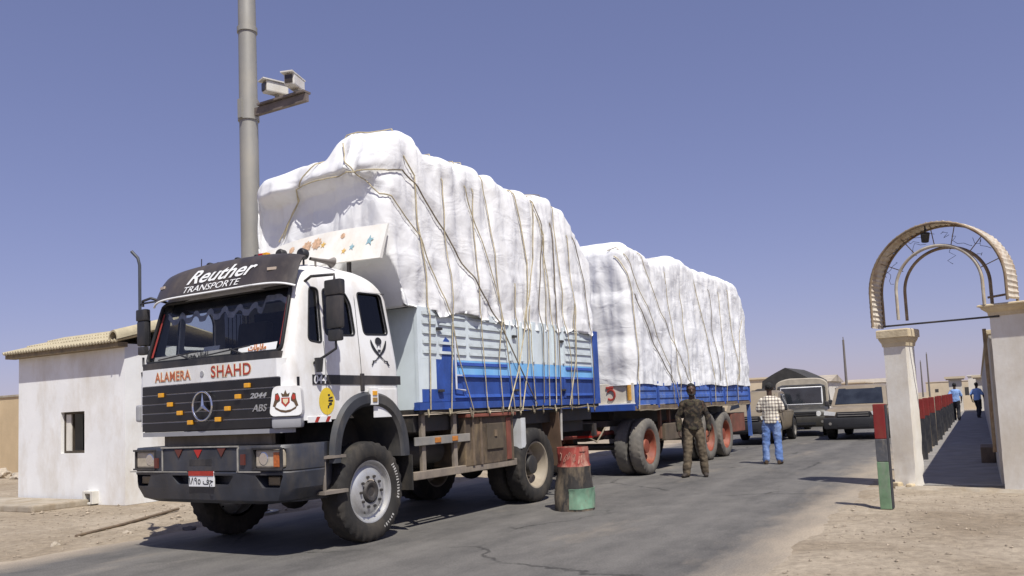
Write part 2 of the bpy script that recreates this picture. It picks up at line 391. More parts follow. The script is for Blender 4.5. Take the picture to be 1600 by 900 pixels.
# stones and grit on the verges
GRIT = M('grit', (.33, .27, .20), .95, var=.5, vs_=30)
def pebble(mb, c, r, seed):
    rnd = random.Random(seed)
    pts = [(c[0] + r * rnd.uniform(.75, 1.2) * dx, c[1] + r * rnd.uniform(.75, 1.2) * dy, c[2] + r * .6 * dz) for dx, dy, dz in ((1, 0, 0), (0, 1, 0), (-1, 0, 0), (0, -1, 0), (0, 0, 1), (0, 0, -.5))]
    mb.add(pts, [(0, 1, 4), (1, 2, 4), (2, 3, 4), (3, 0, 4), (1, 0, 5), (2, 1, 5), (3, 2, 5), (0, 3, 5)])
mb = MB(); rnd = random.Random(3)
for i in range(5200):
    if i % 2:
        x = rnd.uniform(-1.5, 3.2) ; y = 5.2 + 9 * rnd.random() ** 1.3
        if y > 13 and x > -1.3: continue
    else:
        x = rnd.uniform(-18, -9.4); y = rnd.uniform(4.8, 9.6)
        if -18.3 < x < -14.4 and y > 8.25: continue
    r = .006 + .018 * rnd.random() ** 4
    if i % 2 == 0 and y > 8.2 and rnd.random() < .12: r = rnd.uniform(.02, .06)
    pebble(mb, (x, y, gz(x, y) + r * .2), r, i)
tag(mb.build('gravel', GRIT, fix=False), 'small stones and grit strewn over the sandy verges', 'gravel', kind='stuff')
STONE = M('pale_stone', (.42, .36, .28), .9, var=.3, vs_=8, bump=.5, bscale=25)
DSTONE = M('dark_stone', (.16, .14, .12), .9, var=.3, vs_=8, bump=.5, bscale=25)
def rock(c, r, sq, mat, label, group=None, seed=0):
    bm = bmesh.new(); bmesh.ops.create_icosphere(bm, subdivisions=3, radius=1)
    for v in bm.verts:
        p = v.co.copy(); k = 1 + .45 * fbm(p.x * 1.3 + seed, p.y * 1.3, p.z * 1.3 + seed * 2, 3)
        v.co = Vector((p.x * k * r * sq[0], p.y * k * r * sq[1], p.z * k * r * sq[2] + r * sq[2] * .5))
    me = bpy.data.meshes.new('stone'); bm.to_mesh(me); bm.free(); smooth_mesh(me, 28)
    o = link('stone', me, mat); o.location = c; o.rotation_euler = (0, 0, seed * 1.7); return tag(o, label, 'stone', group)
rock((1.02, 9.95, -.01), .07, (1.5, .9, .5), DSTONE, 'dark flat stone on the sand right of the striped post', seed=1)
rock((-9.35, 7.62, -.01), .07, (1.2, .9, .6), DSTONE, 'dark stone beside the rusty pole near the front wheel', seed=2)
rock((-9.9, 6.1, -.01), .055, (1.2, .9, .8), STONE, 'pale stone on the sand at the left road edge', seed=3)
rock((-9.85, 7.05, .0), .05, (1.2, .9, .8), STONE, 'pale pebble resting against the rusty pole', seed=4)
rock((-26.0, 14.3, -.03), .30, (1.3, 1, .7), STONE, 'larger pale rubble stone before the tan wall at the left edge', seed=5)
rock((-24.7, 14.2, -.03), .22, (1.2, 1, .7), STONE, 'smaller pale rubble stone by the hut corner before the tan wall', seed=6)

# ---------------------------------------------------------------- guard hut at the left
hut = tag(empty('guard_hut', (-15.2, 9.65, 0)), 'small white plastered guard hut with a cream tiled roof at the left', 'hut')
hx0, hx1, hd, hh = -1.68, 1.66, 3.0, 2.93
wall = MB().box((0, hd / 2, hh / 2), (hx1 - hx0, hd, hh)).mesh('wall')
for v in wall.vertices: v.co.x += (hx0 + hx1) / 2
inner = MB().box(((hx0 + hx1) / 2, hd / 2, hh / 2), (hx1 - hx0 - .4, hd - .4, hh - .3)).mesh('i')
win = MB().box((.10, .1, 1.345), (.74, .7, .79)).mesh('w')
doorc = MB().box((1.6, 2.0, 1.0), (.7, .9, 2.0)).mesh('d')
wall = boolean(wall, [inner, win, doorc]); smooth_mesh(wall, 30)
link('wall', wall, PLASTER, hut)
mb = MB()
FRAMEW = M('weathered_wood_frame', (.06, .045, .03), .8, var=.3, vs_=10)
for (cx, cz, w, h) in ((-.255, 1.345, .05, .79), (.455, 1.345, .05, .79), (.1, .97, .66, .05), (.1, 1.72, .66, .05)): mb.box((cx, .12, cz), (w, .1, h))
w = mb.build('window', FRAMEW, hut)
mb = MB(); mb.box((-.065, .13, 1.345), (.03, .035, .70)); mb.build('mullion', FRAMEW, w)
mb = MB(); mb.box((.1, .75, 1.4), (1.6, .03, 1.6)); mb.build('interior_shade_board', M('interior_shade_board', (.02, .018, .016), .9), hut)  # dark board added behind the window, painting in the shade of the room
mb = MB(); mb.box((-.155, .1, 1.345), (.15, .03, .70)); mb.build('shutter', M('pale_shutter', (.66, .63, .56), .8), w)
# tiled roof: low pitch falling to the front, rows of half-round tiles
TILE = M('cream_roof_tile', (.45, .39, .26), .85, var=.2, vs_=6, dirt=(.30, .25, .17), damt=.5, dscale=3, bump=.3)
mb = MB(); nx = 40; xa, xb = hx0 - .16, hx1 + .12; vs2 = []; rows = [(-.24, 2.985), (.25, 3.115), (.25, 3.14), (.68, 3.245), (.68, 3.27), (1.1, 3.38), (3.2, 2.95)]
seg = nx * 8
for (y, z) in rows:
    for i in range(seg + 1):
        t = i / seg; ph = (i % 8) / 8 * 2 * PI
        vs2.append((xa + (xb - xa) * t, y, z + .018 * math.cos(ph)))
n = seg + 1
mb.add(vs2, [(j * n + i, j * n + i + 1, (j + 1) * n + i + 1, (j + 1) * n + i) for j in range(len(rows) - 1) for i in range(seg)])
o = mb.build('roof', TILE, hut, smooth=50)
sd = o.modifiers.new('s', 'SOLIDIFY'); sd.thickness = .03
mb = MB(); mb.box(((xa + xb) / 2 - .0, -.10, 2.905), (xb - xa - .06, .20, .085)); mb.build('fascia', M('fascia_brown', (.22, .17, .10), .9, var=.3, vs_=8), hut)
mb = MB(); pr = []
for i in range(13):
    a = PI * i / 12; pr.append((hx1 + .05 + .13 * math.cos(a), 3.02 + .17 * math.sin(a)))
pr2 = [(hx1 + .05 + (x - hx1 - .05) * .8, 3.02 + (z - 3.02) * .8) for x, z in reversed(pr)]
vs3 = []
for (y, dz) in ((-.27, -.03), (1.15, .36)): vs3 += [(x, y, z + dz) for x, z in pr + pr2]
k = len(pr + pr2); mb.add(vs3, [(i, (i + 1) % k, k + (i + 1) % k, k + i) for i in range(k)] + [tuple(range(k)), tuple(range(2 * k - 1, k - 1, -1))])
mb.build('ridge_tile', TILE, hut, smooth=40)
mb = MB()
for (cx, cz, w_, h_) in ((.63, .14, .07, .24), (.86, .14, .07, .24), (.745, .235, .16, .05), (.745, .03, .16, .04)): mb.box((cx, -.06, cz), (w_, .14, h_), ch=.01)
dr = mb.build('drain_block', M('drain_white', (.62, .60, .54), .9, var=.15), hut)
mb = MB(); mb.box((.745, -.0, .13), (.16, .02, .16)); mb.build('drain_hole', M('drain_dark', (.02, .018, .015), .95), dr)

plinth = MB()
for i, (x0, x1) in enumerate([(-18.3, -16.9), (-16.88, -15.6), (-15.58, -14.45)]):
    plinth.box(((x0 + x1) / 2, 8.95 + .04 * i, .045), (x1 - x0, 1.3 - .12 * i, .13), ch=.03)
tag(plinth.build('concrete_apron', CONC), 'broken low concrete apron in front of the white hut', 'apron')
mb = MB(); mb.tube([(-10.33, 6.65, .03), (-10.7, 7.6, .04), (-11.3, 9.0, .07)], .022, n=8)
tag(mb.build('rusty_pole', RUST, smooth=60), 'long rusty pole lying on the sand before the hut', 'pole')
# tan wall behind the hut, far left
TANW = M('tan_plaster', (.56, .43, .26), .9, var=.1, vs_=1.2, dirt=(.40, .30, .18), damt=.4, dscale=1, bump=.2, bscale=12)
mb = MB(); mb.box((-26, 15.2, 1.25), (14, .25, 2.5))
tw = tag(mb.build('boundary_wall', TANW), 'tan plastered wall behind the hut at the left edge', 'wall')
mb = MB(); mb.box((-26, 15.2, 2.535), (14.02, .32, .07), ch=.01); mb.build('coping', CONC, tw)

# ---------------------------------------------------------------- steel camera mast
mast = tag(empty('camera_mast', (-9.74, 9.15, 0)), 'tall grey steel mast behind the truck carrying a side bracket', 'mast')
GALV = M('galvanised_steel', (.30, .29, .26), .55, metal=.25, var=.12, vs_=1.5, dirt=(.42, .38, .30), damt=.4, dscale=2)
mb = MB(); mb.lathe([(0, .16), (6.2, .143), (7.62, .138)], axis='z', n=28); mb.build('shaft', GALV, mast, smooth=40)
mb = MB(); mb.lathe([(7.60, .138), (7.60, .158), (7.68, .158), (7.68, .145), (7.70, .145)], axis='z', n=28); mb.build('joint_ring', GALV, mast, smooth=30)
mb = MB(); mb.lathe([(7.70, .138), (10.5, .125), (10.5, .0)], axis='z', n=28); mb.build('upper_shaft', GALV, mast, smooth=40)
mb = MB(); mb.lathe([(0, .34), (.04, .34), (.04, .22), (.0, .22)], axis='z', n=28); mb.build('base_plate', GALV, mast, smooth=20)
mb = MB(); mb.lathe([(6.15, .143), (6.15, .165), (6.48, .165), (6.48, .143)], axis='z', n=28)
mb.box((.0, -.165, 6.31), (.08, .05, .3)); col = mb.build('clamp', GALV, mast, smooth=30)
mb = MB()
mb.prism([(-.035, 6.20), (.035, 6.20), (.035, 6.32), (-.035, 6.32)], 'x', .14, 1.24)
mb.box((.75, 0, 6.345), (.98, .16, .03)); arm = mb.build('bracket_arm', M('bracket_steel', (.16, .13, .11), .6, var=.3, vs_=6), mast)
CAMW = M('camera_housing', (.62, .60, .55), .5, var=.1, dirt=(.4, .33, .24), damt=.4, dscale=8)
for nm, cx, tilt in (('camera_housing', .62, -.35), ('camera_housing', 1.02, .3)):
    R = Matrix.Rotation(tilt, 3, 'Z')
    mb = MB(); mb.box((cx, -.03, 6.52), (.17, .36, .17), rot=R, ch=.02); mb.box((cx, -.06, 6.615), (.20, .44, .018), rot=R)
    h = mb.build(nm, CAMW, mast)
    mb = MB(); mb.box(Vector((cx, -.03, 6.52)) + R @ Vector((0, -.19, 0)), (.12, .02, .12), rot=R); mb.build('lens_window', M('lens_dark', (.05, .04, .03), .2), h)
    mb = MB(); mb.cyl((cx, 0, 6.36), (cx, 0, 6.44), .035, n=10); mb.build('swivel', GALV, h)

# ---------------------------------------------------------------- pedestrian gate with an arched hood (set slightly askew to the road)
GA = -.27
GO = Vector((-1.22, 13.73, 0))
PILM = M('pillar_white', (.74, .71, .64), .9, var=.08, vs_=2, dirt=(.50, .42, .30), damt=.5, dscale=2.2, bump=.1, bscale=16)
def pillar(name, loc, w, d, h, capz, label, cap_ov=.07, broken=False):
    p = tag(empty(name, loc, GA), label, 'pillar')
    mb = MB(); nz_ = 26; vs = []; fs = []
    ring = [(0, 0), (.25, 0), (.5, 0), (.75, 0), (1, 0), (1, .25), (1, .5), (1, .75), (1, 1), (.75, 1), (.5, 1), (.25, 1), (0, 1), (0, .75), (0, .5), (0, .25)]
    n = len(ring)
    for k in range(nz_ + 1):
        z = h * k / nz_
        for (a, b) in ring:
            x, y = a * w, b * d
            if broken and z < .75:
                bite = max(0, .5 * fbm(a * 2.2 + 3, b * 2.2, z * 4.5, 3) + .22) * (1 - z / .75) * .26
                x += (w / 2 - x) * bite * 1.6; y += (d / 2 - y) * bite * 1.6
            x += .004 * fbm(z * 6, a * 5, 2); vs.append((x, y, z))
    for k in range(nz_):
        for j in range(n): fs.append((k * n + j, k * n + (j + 1) % n, (k + 1) * n + (j + 1) % n, (k + 1) * n + j))
    fs += [tuple(range(n)), tuple(range(nz_ * n, nz_ * n + n))]
    mb.add(vs, fs); mb.build('shaft', PILM, p, smooth=40)
    mb = MB(); o = cap_ov
    lv = [(h - .002, .012), (h + .05, .02), (h + .10, o * .65), (h + .13, o * .75), (h + .135, o), (capz, o), (capz + .015, o * .85)]
    for (z0, e0), (z1, e1) in zip(lv, lv[1:]):
        q0 = [(-e0, -e0, z0), (w + e0, -e0, z0), (w + e0, d + e0, z0), (-e0, d + e0, z0)]
        q1 = [(-e1, -e1, z1), (w + e1, -e1, z1), (w + e1, d + e1, z1), (-e1, d + e1, z1)]
        mb.add(q0 + q1, [(0, 1, 5, 4), (1, 2, 6, 5), (2, 3, 7, 6), (3, 0, 4, 7)])
    e = lv[-1][1]; z = lv[-1][0]; mb.add([(-e, -e, z), (w + e, -e, z), (w + e, d + e, z), (-e, d + e, z)], [(0, 1, 2, 3)])
    e = lv[0][1]; z = lv[0][0]; mb.add([(-e, -e, z), (w + e, -e, z), (w + e, d + e, z), (-e, d + e, z)], [(3, 2, 1, 0)])
    mb.build('capital', CREAM, p)
    return p
pl = pillar('gate_pillar', GO, .32, .36, 2.12, 2.36, 'slim white gate pillar with crumbling foot and cream capital, under the arch foot left', broken=True)
# a few exposed blocks at its crumbling foot
for i, (x, y, z, s) in enumerate([(.05, .0, .04, .12), (.24, -.02, .03, .10)]):
    mb = MB(); mb.box((x, y, z), (s, .12, s * .75), rot=Matrix.Rotation(.3 * i - .4, 3, 'Z'), ch=.02)
    mb.build('block', CREAM, pl)
GU = Vector((math.cos(GA), math.sin(GA), 0))
GR = Vector((.205, 13.34, 0))
pr_ = pillar('gate_pillar', GR, .62, .5, 2.43, 2.58, 'broad white gate pillar with flat capital at the right edge', cap_ov=.12)

arch = tag(empty('gate_arch', GO, GA - .07), 'rusty arched hood of corrugated sheet and hoops over the pedestrian gate', 'arch')
HOODM = M('hood_sheet', (.62, .56, .46), .6, var=.25, vs_=5, dirt=(.30, .18, .09), damt=.7, dscale=4, bump=.2)
cx, cz, rad = .83, 2.92, .96
def hoopP(r, y, n=40, low=0., cx=cx, cz=cz, squash=1.0, lowr=None):
    pts = [(cx - r, y, cz - low)]
    pts += [(cx + r * math.cos(PI - PI * i / n), y, cz + r * squash * math.sin(PI * i / n)) for i in range(n + 1)]
    pts += [(cx + r, y, cz - (low if lowr is None else lowr))]
    return pts
# corrugated hood, ribs run across it
mb = MB(); n = 150; vs = []
tot = []
for i in range(n + 1):
    t = i / n; L0 = .5; arc = PI * rad; Lt = L0 + arc + .28; s = t * Lt
    if s < L0: p = (cx - rad, cz - L0 + s); nn = (-1, 0)
    elif s < L0 + arc:
        a = PI - (s - L0) / rad; p = (cx + rad * math.cos(a), cz + rad * math.sin(a)); nn = (math.cos(a), math.sin(a))
    else: p = (cx + rad, cz - (s - L0 - arc)); nn = (1, 0)
    k = .011 * math.sin(s * 2 * PI / .075); tot.append((p[0] + nn[0] * k, p[1] + nn[1] * k))
for y in (-.06, .04, .14, .24, .34):
    for i, (x, z) in enumerate(tot): vs.append((x, y + .006 * fbm(i * .3, y * 4, 1), z + .012 * fbm(i * .11, y * 3, 5)))
m_ = n + 1
mb.add(vs, [(j * m_ + i, j * m_ + i + 1, (j + 1) * m_ + i + 1, (j + 1) * m_ + i) for j in range(4) for i in range(n)])
hood = mb.build('hood', HOODM, arch, smooth=60)
sm = hood.modifiers.new('s', 'SOLIDIFY'); sm.thickness = .006
PIPE = M('rusty_pipe', (.30, .23, .15), .7, metal=.2, var=.35, vs_=8, dirt=(.18, .09, .04), damt=.7, dscale=8)
PIPEW = M('pale_pipe', (.50, .45, .36), .7, var=.3, vs_=8, dirt=(.3, .2, .1), damt=.6, dscale=8)
for y, r in ((-.06, rad - .018), (.34, rad - .018)):
    mb = MB(); mb.tube(hoopP(r, y, low=.48, lowr=.3), .02, n=8); mb.build('hoop', PIPE, arch, smooth=60)
icx = .86
for y, mt, r in ((.0, PIPEW, .60), (.3, PIPE, .60)):
    mb = MB(); mb.tube(hoopP(r, y, low=.42, cx=icx, cz=2.93, lowr=.34), .024, n=8); mb.build('inner_hoop', mt, arch, smooth=60)
mb = MB(); mb.tube([(-.02, .1, 2.44), (1.6, .1, 2.42)], .014, n=6); mb.build('tie_bar', DARKMET, arch)
for i, a in enumerate((.35, .8, 1.25, 1.62, 2.1, 2.6)):
    c, s_ = math.cos(a), math.sin(a)
    mb = MB(); mb.tube([(icx + .6 * c, .1, 2.93 + .6 * s_), (cx + .95 * c, .1, cz + .95 * s_)], .007, n=5); mb.build('spacer', PIPE, arch)
mb = MB(); mb.tube([(icx + .6, .15, 2.70), (cx + .95, .15, 2.72)], .016, n=6); mb.build('spacer', PIPE, arch)
WIRE = M('dark_wire', (.03, .028, .028), .6)
rw = random.Random(11)
for i in range(9):
    a0 = rw.uniform(.4, 2.6); pts = []; a = a0; r = rw.uniform(.66, .88); y = rw.uniform(0, .3)
    for k in range(9):
        a += rw.uniform(-.03, .12); r += rw.uniform(-.05, .05); y += rw.uniform(-.05, .05)
        pts.append((icx + r * math.cos(a), y, 2.93 + r * math.sin(a)))
    mb = MB(); mb.tube(pts, .0035, n=5); mb.build('wire', WIRE, arch)
mb = MB(); mb.tube([(icx + .2, .12, 3.52), (icx + .16, .1, 3.42), (icx + .24, .12, 3.36), (icx + .13, .1, 3.30), (icx + .2, .1, 3.24)], .004, n=5); mb.build('wire', WIRE, arch)
mb = MB(); mb.cyl((.72, .05, 3.62), (.75, .0, 3.74), .05, .065, n=12); mb.cyl((.735, .03, 3.74), (.735, .05, 3.86), .012, n=6); mb.build('lamp', DARKMET, arch, smooth=40)

# wall along the right of the walkway
mb = MB(); rows = 10; ny = 60
vs = []; 
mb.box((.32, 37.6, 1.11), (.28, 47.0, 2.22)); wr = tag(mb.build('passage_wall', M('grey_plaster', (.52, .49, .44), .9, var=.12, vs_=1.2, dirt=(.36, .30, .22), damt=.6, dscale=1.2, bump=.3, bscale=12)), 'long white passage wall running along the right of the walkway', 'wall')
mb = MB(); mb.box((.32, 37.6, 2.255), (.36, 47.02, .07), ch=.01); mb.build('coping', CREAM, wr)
mb = MB(); mb.tube([(.13, 13.92, 0.5), (.13, 13.95, 2.3)], .025, n=8); mb.build('pipe', PIPE, wr)
mb = MB(); mb.box((.05, 18.6, .17), (.24, 1.0, .30), ch=.02); tag(mb.build('stone_bench', M('brown_block', (.15, .11, .08), .9, var=.3, dirt=(.26, .2, .14), damt=.5)), 'low brown block standing against the foot of the passage wall', 'block')

# striped posts
REDP = M('post_red', (.22, .016, .014), .7, var=.2, vs_=8, dirt=(.22, .06, .04), damt=.5, dscale=9)
BLKP = M('post_black', (.022, .024, .032), .7, var=.3, vs_=8, dirt=(.12, .11, .1), damt=.5, dscale=8)
GRNP = M('post_green', (.16, .26, .15), .8, var=.25, vs_=9, dirt=(.26, .26, .22), damt=.7, dscale=10)
GREYP = M('post_grey', (.085, .088, .095), .75, var=.3, vs_=9, dirt=(.32, .28, .22), damt=.6, dscale=9)
POSTC = M('post_cream', (.55, .46, .32), .8, var=.15, vs_=6, dirt=(.35, .27, .17), damt=.5, dscale=5)
def post(loc, label, w, bands, group=None, tilt=0, side=None):
    p = tag(empty('striped_post', loc), label, 'post', group); p.rotation_euler = (0, tilt, -.1)
    for nm, z0, z1, mt in bands:
        mb = MB(); mb.box((0, 0, (z0 + z1) / 2), (w, w, z1 - z0 - .001), ch=.008); mb.build(nm, mt, p)
    if side is not None:
        mb = MB(); mb.box((w / 2 + .003, 0, bands[-1][2] / 2), (.012, w * .9, bands[-1][2] - .02)); mb.build('edge_strip', side, p)
    return p
post((-1.10, 11.23, 0), 'square post with red head, grey middle and green foot before the arch', .135,
     [('green_band', 0, .58, GRNP), ('grey_band', .58, .86, GREYP), ('red_band', .86, 1.29, REDP)], tilt=.0, side=BLKP)
ordn = ['first', 'second', 'third', 'fourth', 'fifth', 'sixth', 'seventh', 'eighth', 'ninth', 'tenth', 'eleventh']
for i, y in enumerate([16.5, 19.1, 21.6, 24.1, 26.8, 29.5, 32.2, 35, 38, 41, 44]):
    p = post((-1.10 + .02 * math.sin(i * 2.1), y, 0), 'red and black walkway post, %s of the row counting from the gate' % ordn[i], .115,
         [('black_band', 0, .86, BLKP), ('red_band', .86, 1.27, REDP)], 'red and black posts along the walkway', tilt=.012 * math.sin(i * 3.3))
    mb = MB(); mb.box((-.073, -.0, .62), (.03, .095, 1.23)); mb.build('edge_strip', POSTC, p)

# ---------------------------------------------------------------- far end of the walkway and the settlement along the road
FARW = M('far_cream_wall', (.60, .50, .35), .9, var=.12, vs_=.8)
FARW2 = M('far_white_wall', (.66, .62, .54), .9, var=.12, vs_=.8)
FARD = M('far_dark_opening', (.05, .045, .04), .9)
RROOF = M('far_sheet_roof', (.42, .36, .28), .8, var=.25, vs_=2)
for i, (x, nm) in enumerate(((-1.35, 'left'), (.22, 'right'))):
    p = tag(empty('far_gate_pillar', (x, 62, 0)), 'far cream gate pillar at the %s of the walkway end' % nm, 'pillar', 'far gate pillars')
    mb = MB(); mb.box((0, 0, 1.05), (.75, .75, 2.1)); mb.build('shaft', FARW2, p)
    mb = MB(); mb.box((0, 0, 2.14), (1.05, 1.05, .08)); mb.box((0, 0, 2.25), (1.2, 1.2, .14)); mb.build('capital', FARW, p)
mb = MB(); mb.box((-.6, 70, .5), (9, .3, 1.0)); tag(mb.build('low_wall', FARW), 'low cream wall far beyond the end of the walkway', 'wall')
rh = random.Random(5)
def house(x, y, w, d, h, label, mt, roof=False):
    o = tag(empty('roadside_house', (x, y, 0)), label, 'house', 'low houses along the road')
    mb = MB(); mb.box((0, d / 2, h / 2), (w, d, h)); mb.build('wall', mt, o)
    mb = MB()
    if roof:
        mb.prism([(-.3, h), (d + .3, h), (d / 2, h + .6)], 'x', -w / 2 - .2, w / 2 + .2)
    else: mb.box((0, d / 2, h + .06), (w + .2, d + .2, .12))
    mb.build('roof', RROOF if roof else mt, o)
    mb = MB(); mb.box((w * .18, -.0, 1.0), (.9, .06, 2.0)); mb.build('door', FARD, o)
    for k in (-.32, .40):
        mb = MB(); mb.box((w * k, -.0, 1.5), (.7, .06, .7)); mb.build('window', FARD, o)
    mb = MB(); mb.box((w / 2 + .0, d * .5, 1.1), (.06, 1.1, 1.9)); mb.build('side_door', FARD, o)
house(-14.2, 58, 5.2, 5, 2.75, 'low cream house beyond the parked pickups, nearest of the roadside houses', FARW)
house(-13.2, 72, 5.0, 7, 2.6, 'low pale house, second of the roadside houses beyond the pickups', FARW2, True)
house(-13.0, 92, 5.5, 8, 2.6, 'low cream house with flat roof, third of the roadside houses', FARW)
house(-13.0, 120, 6.0, 9, 2.9, 'far pale house with a pitched roof, fourth along the road', FARW2, True)
house(-11.5, 150, 4.0, 9, 2.6, 'small far cream house close to the road horizon', FARW)
house(3.5, 105, 9, 8, 2.9, 'far white house beyond the walkway end', FARW2)
house(-4.5, 210, 12, 8, 3.4, 'farthest pale house where the road meets the horizon', FARW)
def util_pole(x, y, h, label):
    p = tag(empty('utility_pole', (x, y, 0)), label, 'pole', 'utility poles along the road')
    mb = MB(); mb.loft([(0, 0, 0), (0, 0, h)], [(.13, .13), (.08, .08)], n=8); mb.build('shaft', M('pole_wood', (.16, .14, .125), .8), p)
    mb = MB(); mb.cyl((0, 0, h - .02), (0, 0, h + .25), .035, n=6); mb.build('pole_cap', _mats['pole_wood'], p)
util_pole(-9.75, 75, 6.1, 'nearest thin utility pole standing behind the beige pickup')
util_pole(-8.4, 130, 5.2, 'thin far utility pole seen left of the walkway, lowest of the group')
util_pole(-7.2, 135, 5.8, 'thin far utility pole seen above the walkway posts')
util_pole(-6.0, 128, 6.6, 'tallest far utility pole seen above the walkway posts')

# ---------------------------------------------------------------- painted drum with a post in it
drum = tag(empty('painted_drum', (-5.0, 10.52, 0)), 'battered drum painted red, black and green beside the rear truck wheel', 'drum')
def drum_band(nm, z0, z1, mt, a0=0, a1=2 * PI, off=0.):
    n = 40; rows = 7; vs = []; fs = []
    for j in range(rows + 1):
        z = z0 + (z1 - z0) * j / rows
        for i in range(n + 1):
            a = a0 + (a1 - a0) * i / n
            r = .285 - .095 * z + off + .034 * fbm(math.cos(a) * 1.6, math.sin(a) * 1.6, z * 2.6) + (.012 if abs(z - .29) < .025 or abs(z - .58) < .025 else 0)
            vs.append((r * math.cos(a) - .02 * z, r * math.sin(a), z))
    m = n + 1
    fs = [(j * m + i, j * m + i + 1, (j + 1) * m + i + 1, (j + 1) * m + i) for j in range(rows) for i in range(n)]
    mb = MB(); mb.add(vs, fs); o = mb.build(nm, mt, drum, smooth=40)
    s = o.modifiers.new('s', 'SOLIDIFY'); s.thickness = .008; s.offset = -1
DRED = M('drum_red', (.27, .04, .028), .8, var=.3, vs_=7, dirt=(.42, .27, .2), damt=.85, dscale=7)
DBLK = M('drum_black', (.035, .031, .028), .8, var=.4, vs_=7, dirt=(.26, .20, .13), damt=.8, dscale=5)
DGRN = M('drum_green', (.15, .27, .18), .8, var=.3, vs_=7, dirt=(.2, .19, .14), damt=.75, dscale=6)
drum_band('black_body', 0, .60, DBLK); drum_band('red_band', .60, .865, DRED, off=.001)
drum_band('green_patch', .03, .30, DGRN, -1.45, .6, off=.006)
mb = MB(); mb.lathe([(.80, .0), (.80, .195)], axis='z', n=32); mb.build('fill', DBLK, drum)
# loose pale brush strokes on the red band, no longer legible
rs = random.Random(21)
for i in range(6):
    a = -1.95 + .29 * i + rs.uniform(-.05, .05); z = .72 + rs.uniform(-.05, .05); pts = []
    for k in range(7):
        a2 = a + .10 * math.sin(k * 1.1 + i * 2) + .015 * k; z2 = z + .055 * math.cos(k * .9 + i * 1.7)
        r = .285 - .095 * z2 + .004 + .034 * fbm(math.cos(a2) * 1.6, math.sin(a2) * 1.6, z2 * 2.6)
        pts.append((r * math.cos(a2) - .02 * z2, r * math.sin(a2), z2))
    mb = MB(); mb.tube(pts, .005, n=5); mb.build('painted_stroke', M('stroke_cream', (.40, .22, .16), .8, var=.3), drum)

# ================================================================ THE TRUCK (own frame: origin on the ground under the bumper's middle, +y to its rear)
TA = -math.atan(.028)
truck = tag(empty('cargo_truck', (-7.33, 6.17, 0), TA), 'white cab-over cargo truck with dark sun visor and blue and white load bed', 'truck')
def world_of(x, y): 
    c, s = math.cos(TA), math.sin(TA); return (-7.33 + x * c - y * s, 6.17 + x * s + y * c, 0)
VISOR = M('visor_brown_black', (.055, .046, .042), .38, var=.25, vs_=2, dirt=(.13, .105, .085), damt=.6, dscale=2.5)
YF = [(1.36, .05), (1.95, .05), (2.10, .09), (2.80, .29), (3.0, .42), (3.1, .60), (3.16, .85)]
YB = [(1.36, 1.87), (2.0, 1.86), (2.8, 1.77), (2.95, 1.72), (3.06, 1.62), (3.13, 1.50), (3.16, 1.36)]
HW = [(1.36, 1.235), (2.0, 1.23), (2.8, 1.15), (2.95, 1.13), (3.06, 1.07), (3.13, .97), (3.16, .85)]
def lin(tab, x):
    if x <= tab[0][0]: return tab[0][1]
    for (a, b), (c, d) in zip(tab, tab[1:]):
        if x <= c: return b + (d - b) * (x - a) / (c - a)
    return tab[-1][1]
def cab_ring(z, off=0.):
    yf, yb, hw = lin(YF, z) + off, lin(YB, z) - off, lin(HW, z) - off
    rf, rb = .13, .10; pts = []
    def arc(cx, cy, r, a0, a1, k=7): 
        for i in range(k): 
            a = a0 + (a1 - a0) * i / (k - 1); pts.append((cx + r * math.cos(a), cy + r * math.sin(a)))
    arc(-hw + rf, yf + rf, rf, PI, 1.5 * PI); 
    for i in range(1, 9): pts.append((-hw + rf + 2 * (hw - rf) * i / 9, yf - .03 * math.sin(PI * i / 9)))
    arc(hw - rf, yf + rf, rf, 1.5 * PI, 2 * PI)
    for i in range(1, 8): pts.append((hw, yf + rf + (yb - rb - yf - rf) * i / 8))
    arc(hw - rb, yb - rb, rb, 0, .5 * PI, 4); arc(-hw + rb, yb - rb, rb, .5 * PI, PI, 4)
    for i in range(1, 8): pts.append((-hw, yb - rb - (yb - rb - yf - rf) * i / 8))
    s = max(0, min(1, (z - 2.7) / .35)); s = s * s * (3 - 2 * s)
    return [(x, y, z - .05 * s * (y - .5) + .05 * s * (1 - (x / 1.15) ** 2)) for x, y in pts]
def cab_solid(zs, off):
    mb = MB(); rings = [cab_ring(z, off) for z in zs]; n = len(rings[0])
    vs = [p for r in rings for p in r]
    fs = [(k * n + j, k * n + (j + 1) % n, (k + 1) * n + (j + 1) % n, (k + 1) * n + j) for k in range(len(zs) - 1) for j in range(n)]
    fs += [tuple(reversed(range(n))), tuple(range((len(zs) - 1) * n, len(zs) * n))]
    mb.add(vs, fs); return mb.mesh('cab')
def round_poly(pts, r, k=5):
    out = []; n = len(pts)
    for i in range(n):
        p, a, b = Vector(pts[i]), Vector(pts[i - 1]), Vector(pts[(i + 1) % n])
        d0 = (a - p).normalized(); d1 = (b - p).normalized(); rr = min(r, (a - p).length * .45, (b - p).length * .45)
        q0, q1 = p + d0 * rr, p + d1 * rr
        for j in range(k):
            t = j / (k - 1); out.append(tuple((1 - t) ** 2 * q0 + 2 * t * (1 - t) * p + t * t * q1))
    return out
WS = round_poly([(-1.10, 2.13), (1.10, 2.13), (1.055, 2.84), (-1.055, 2.84)], .07)
QW = round_poly([(.375, 2.24), (.575, 2.22), (.59, 2.82), (.46, 2.83)], .05)
DW = round_poly([(.64, 2.31), (1.12, 2.33), (1.09, 2.70), (1.00, 2.83), (.655, 2.83)], .06)
RW = round_poly([(1.27, 2.35), (1.70, 2.37), (1.635, 2.85), (1.215, 2.84)], .055)
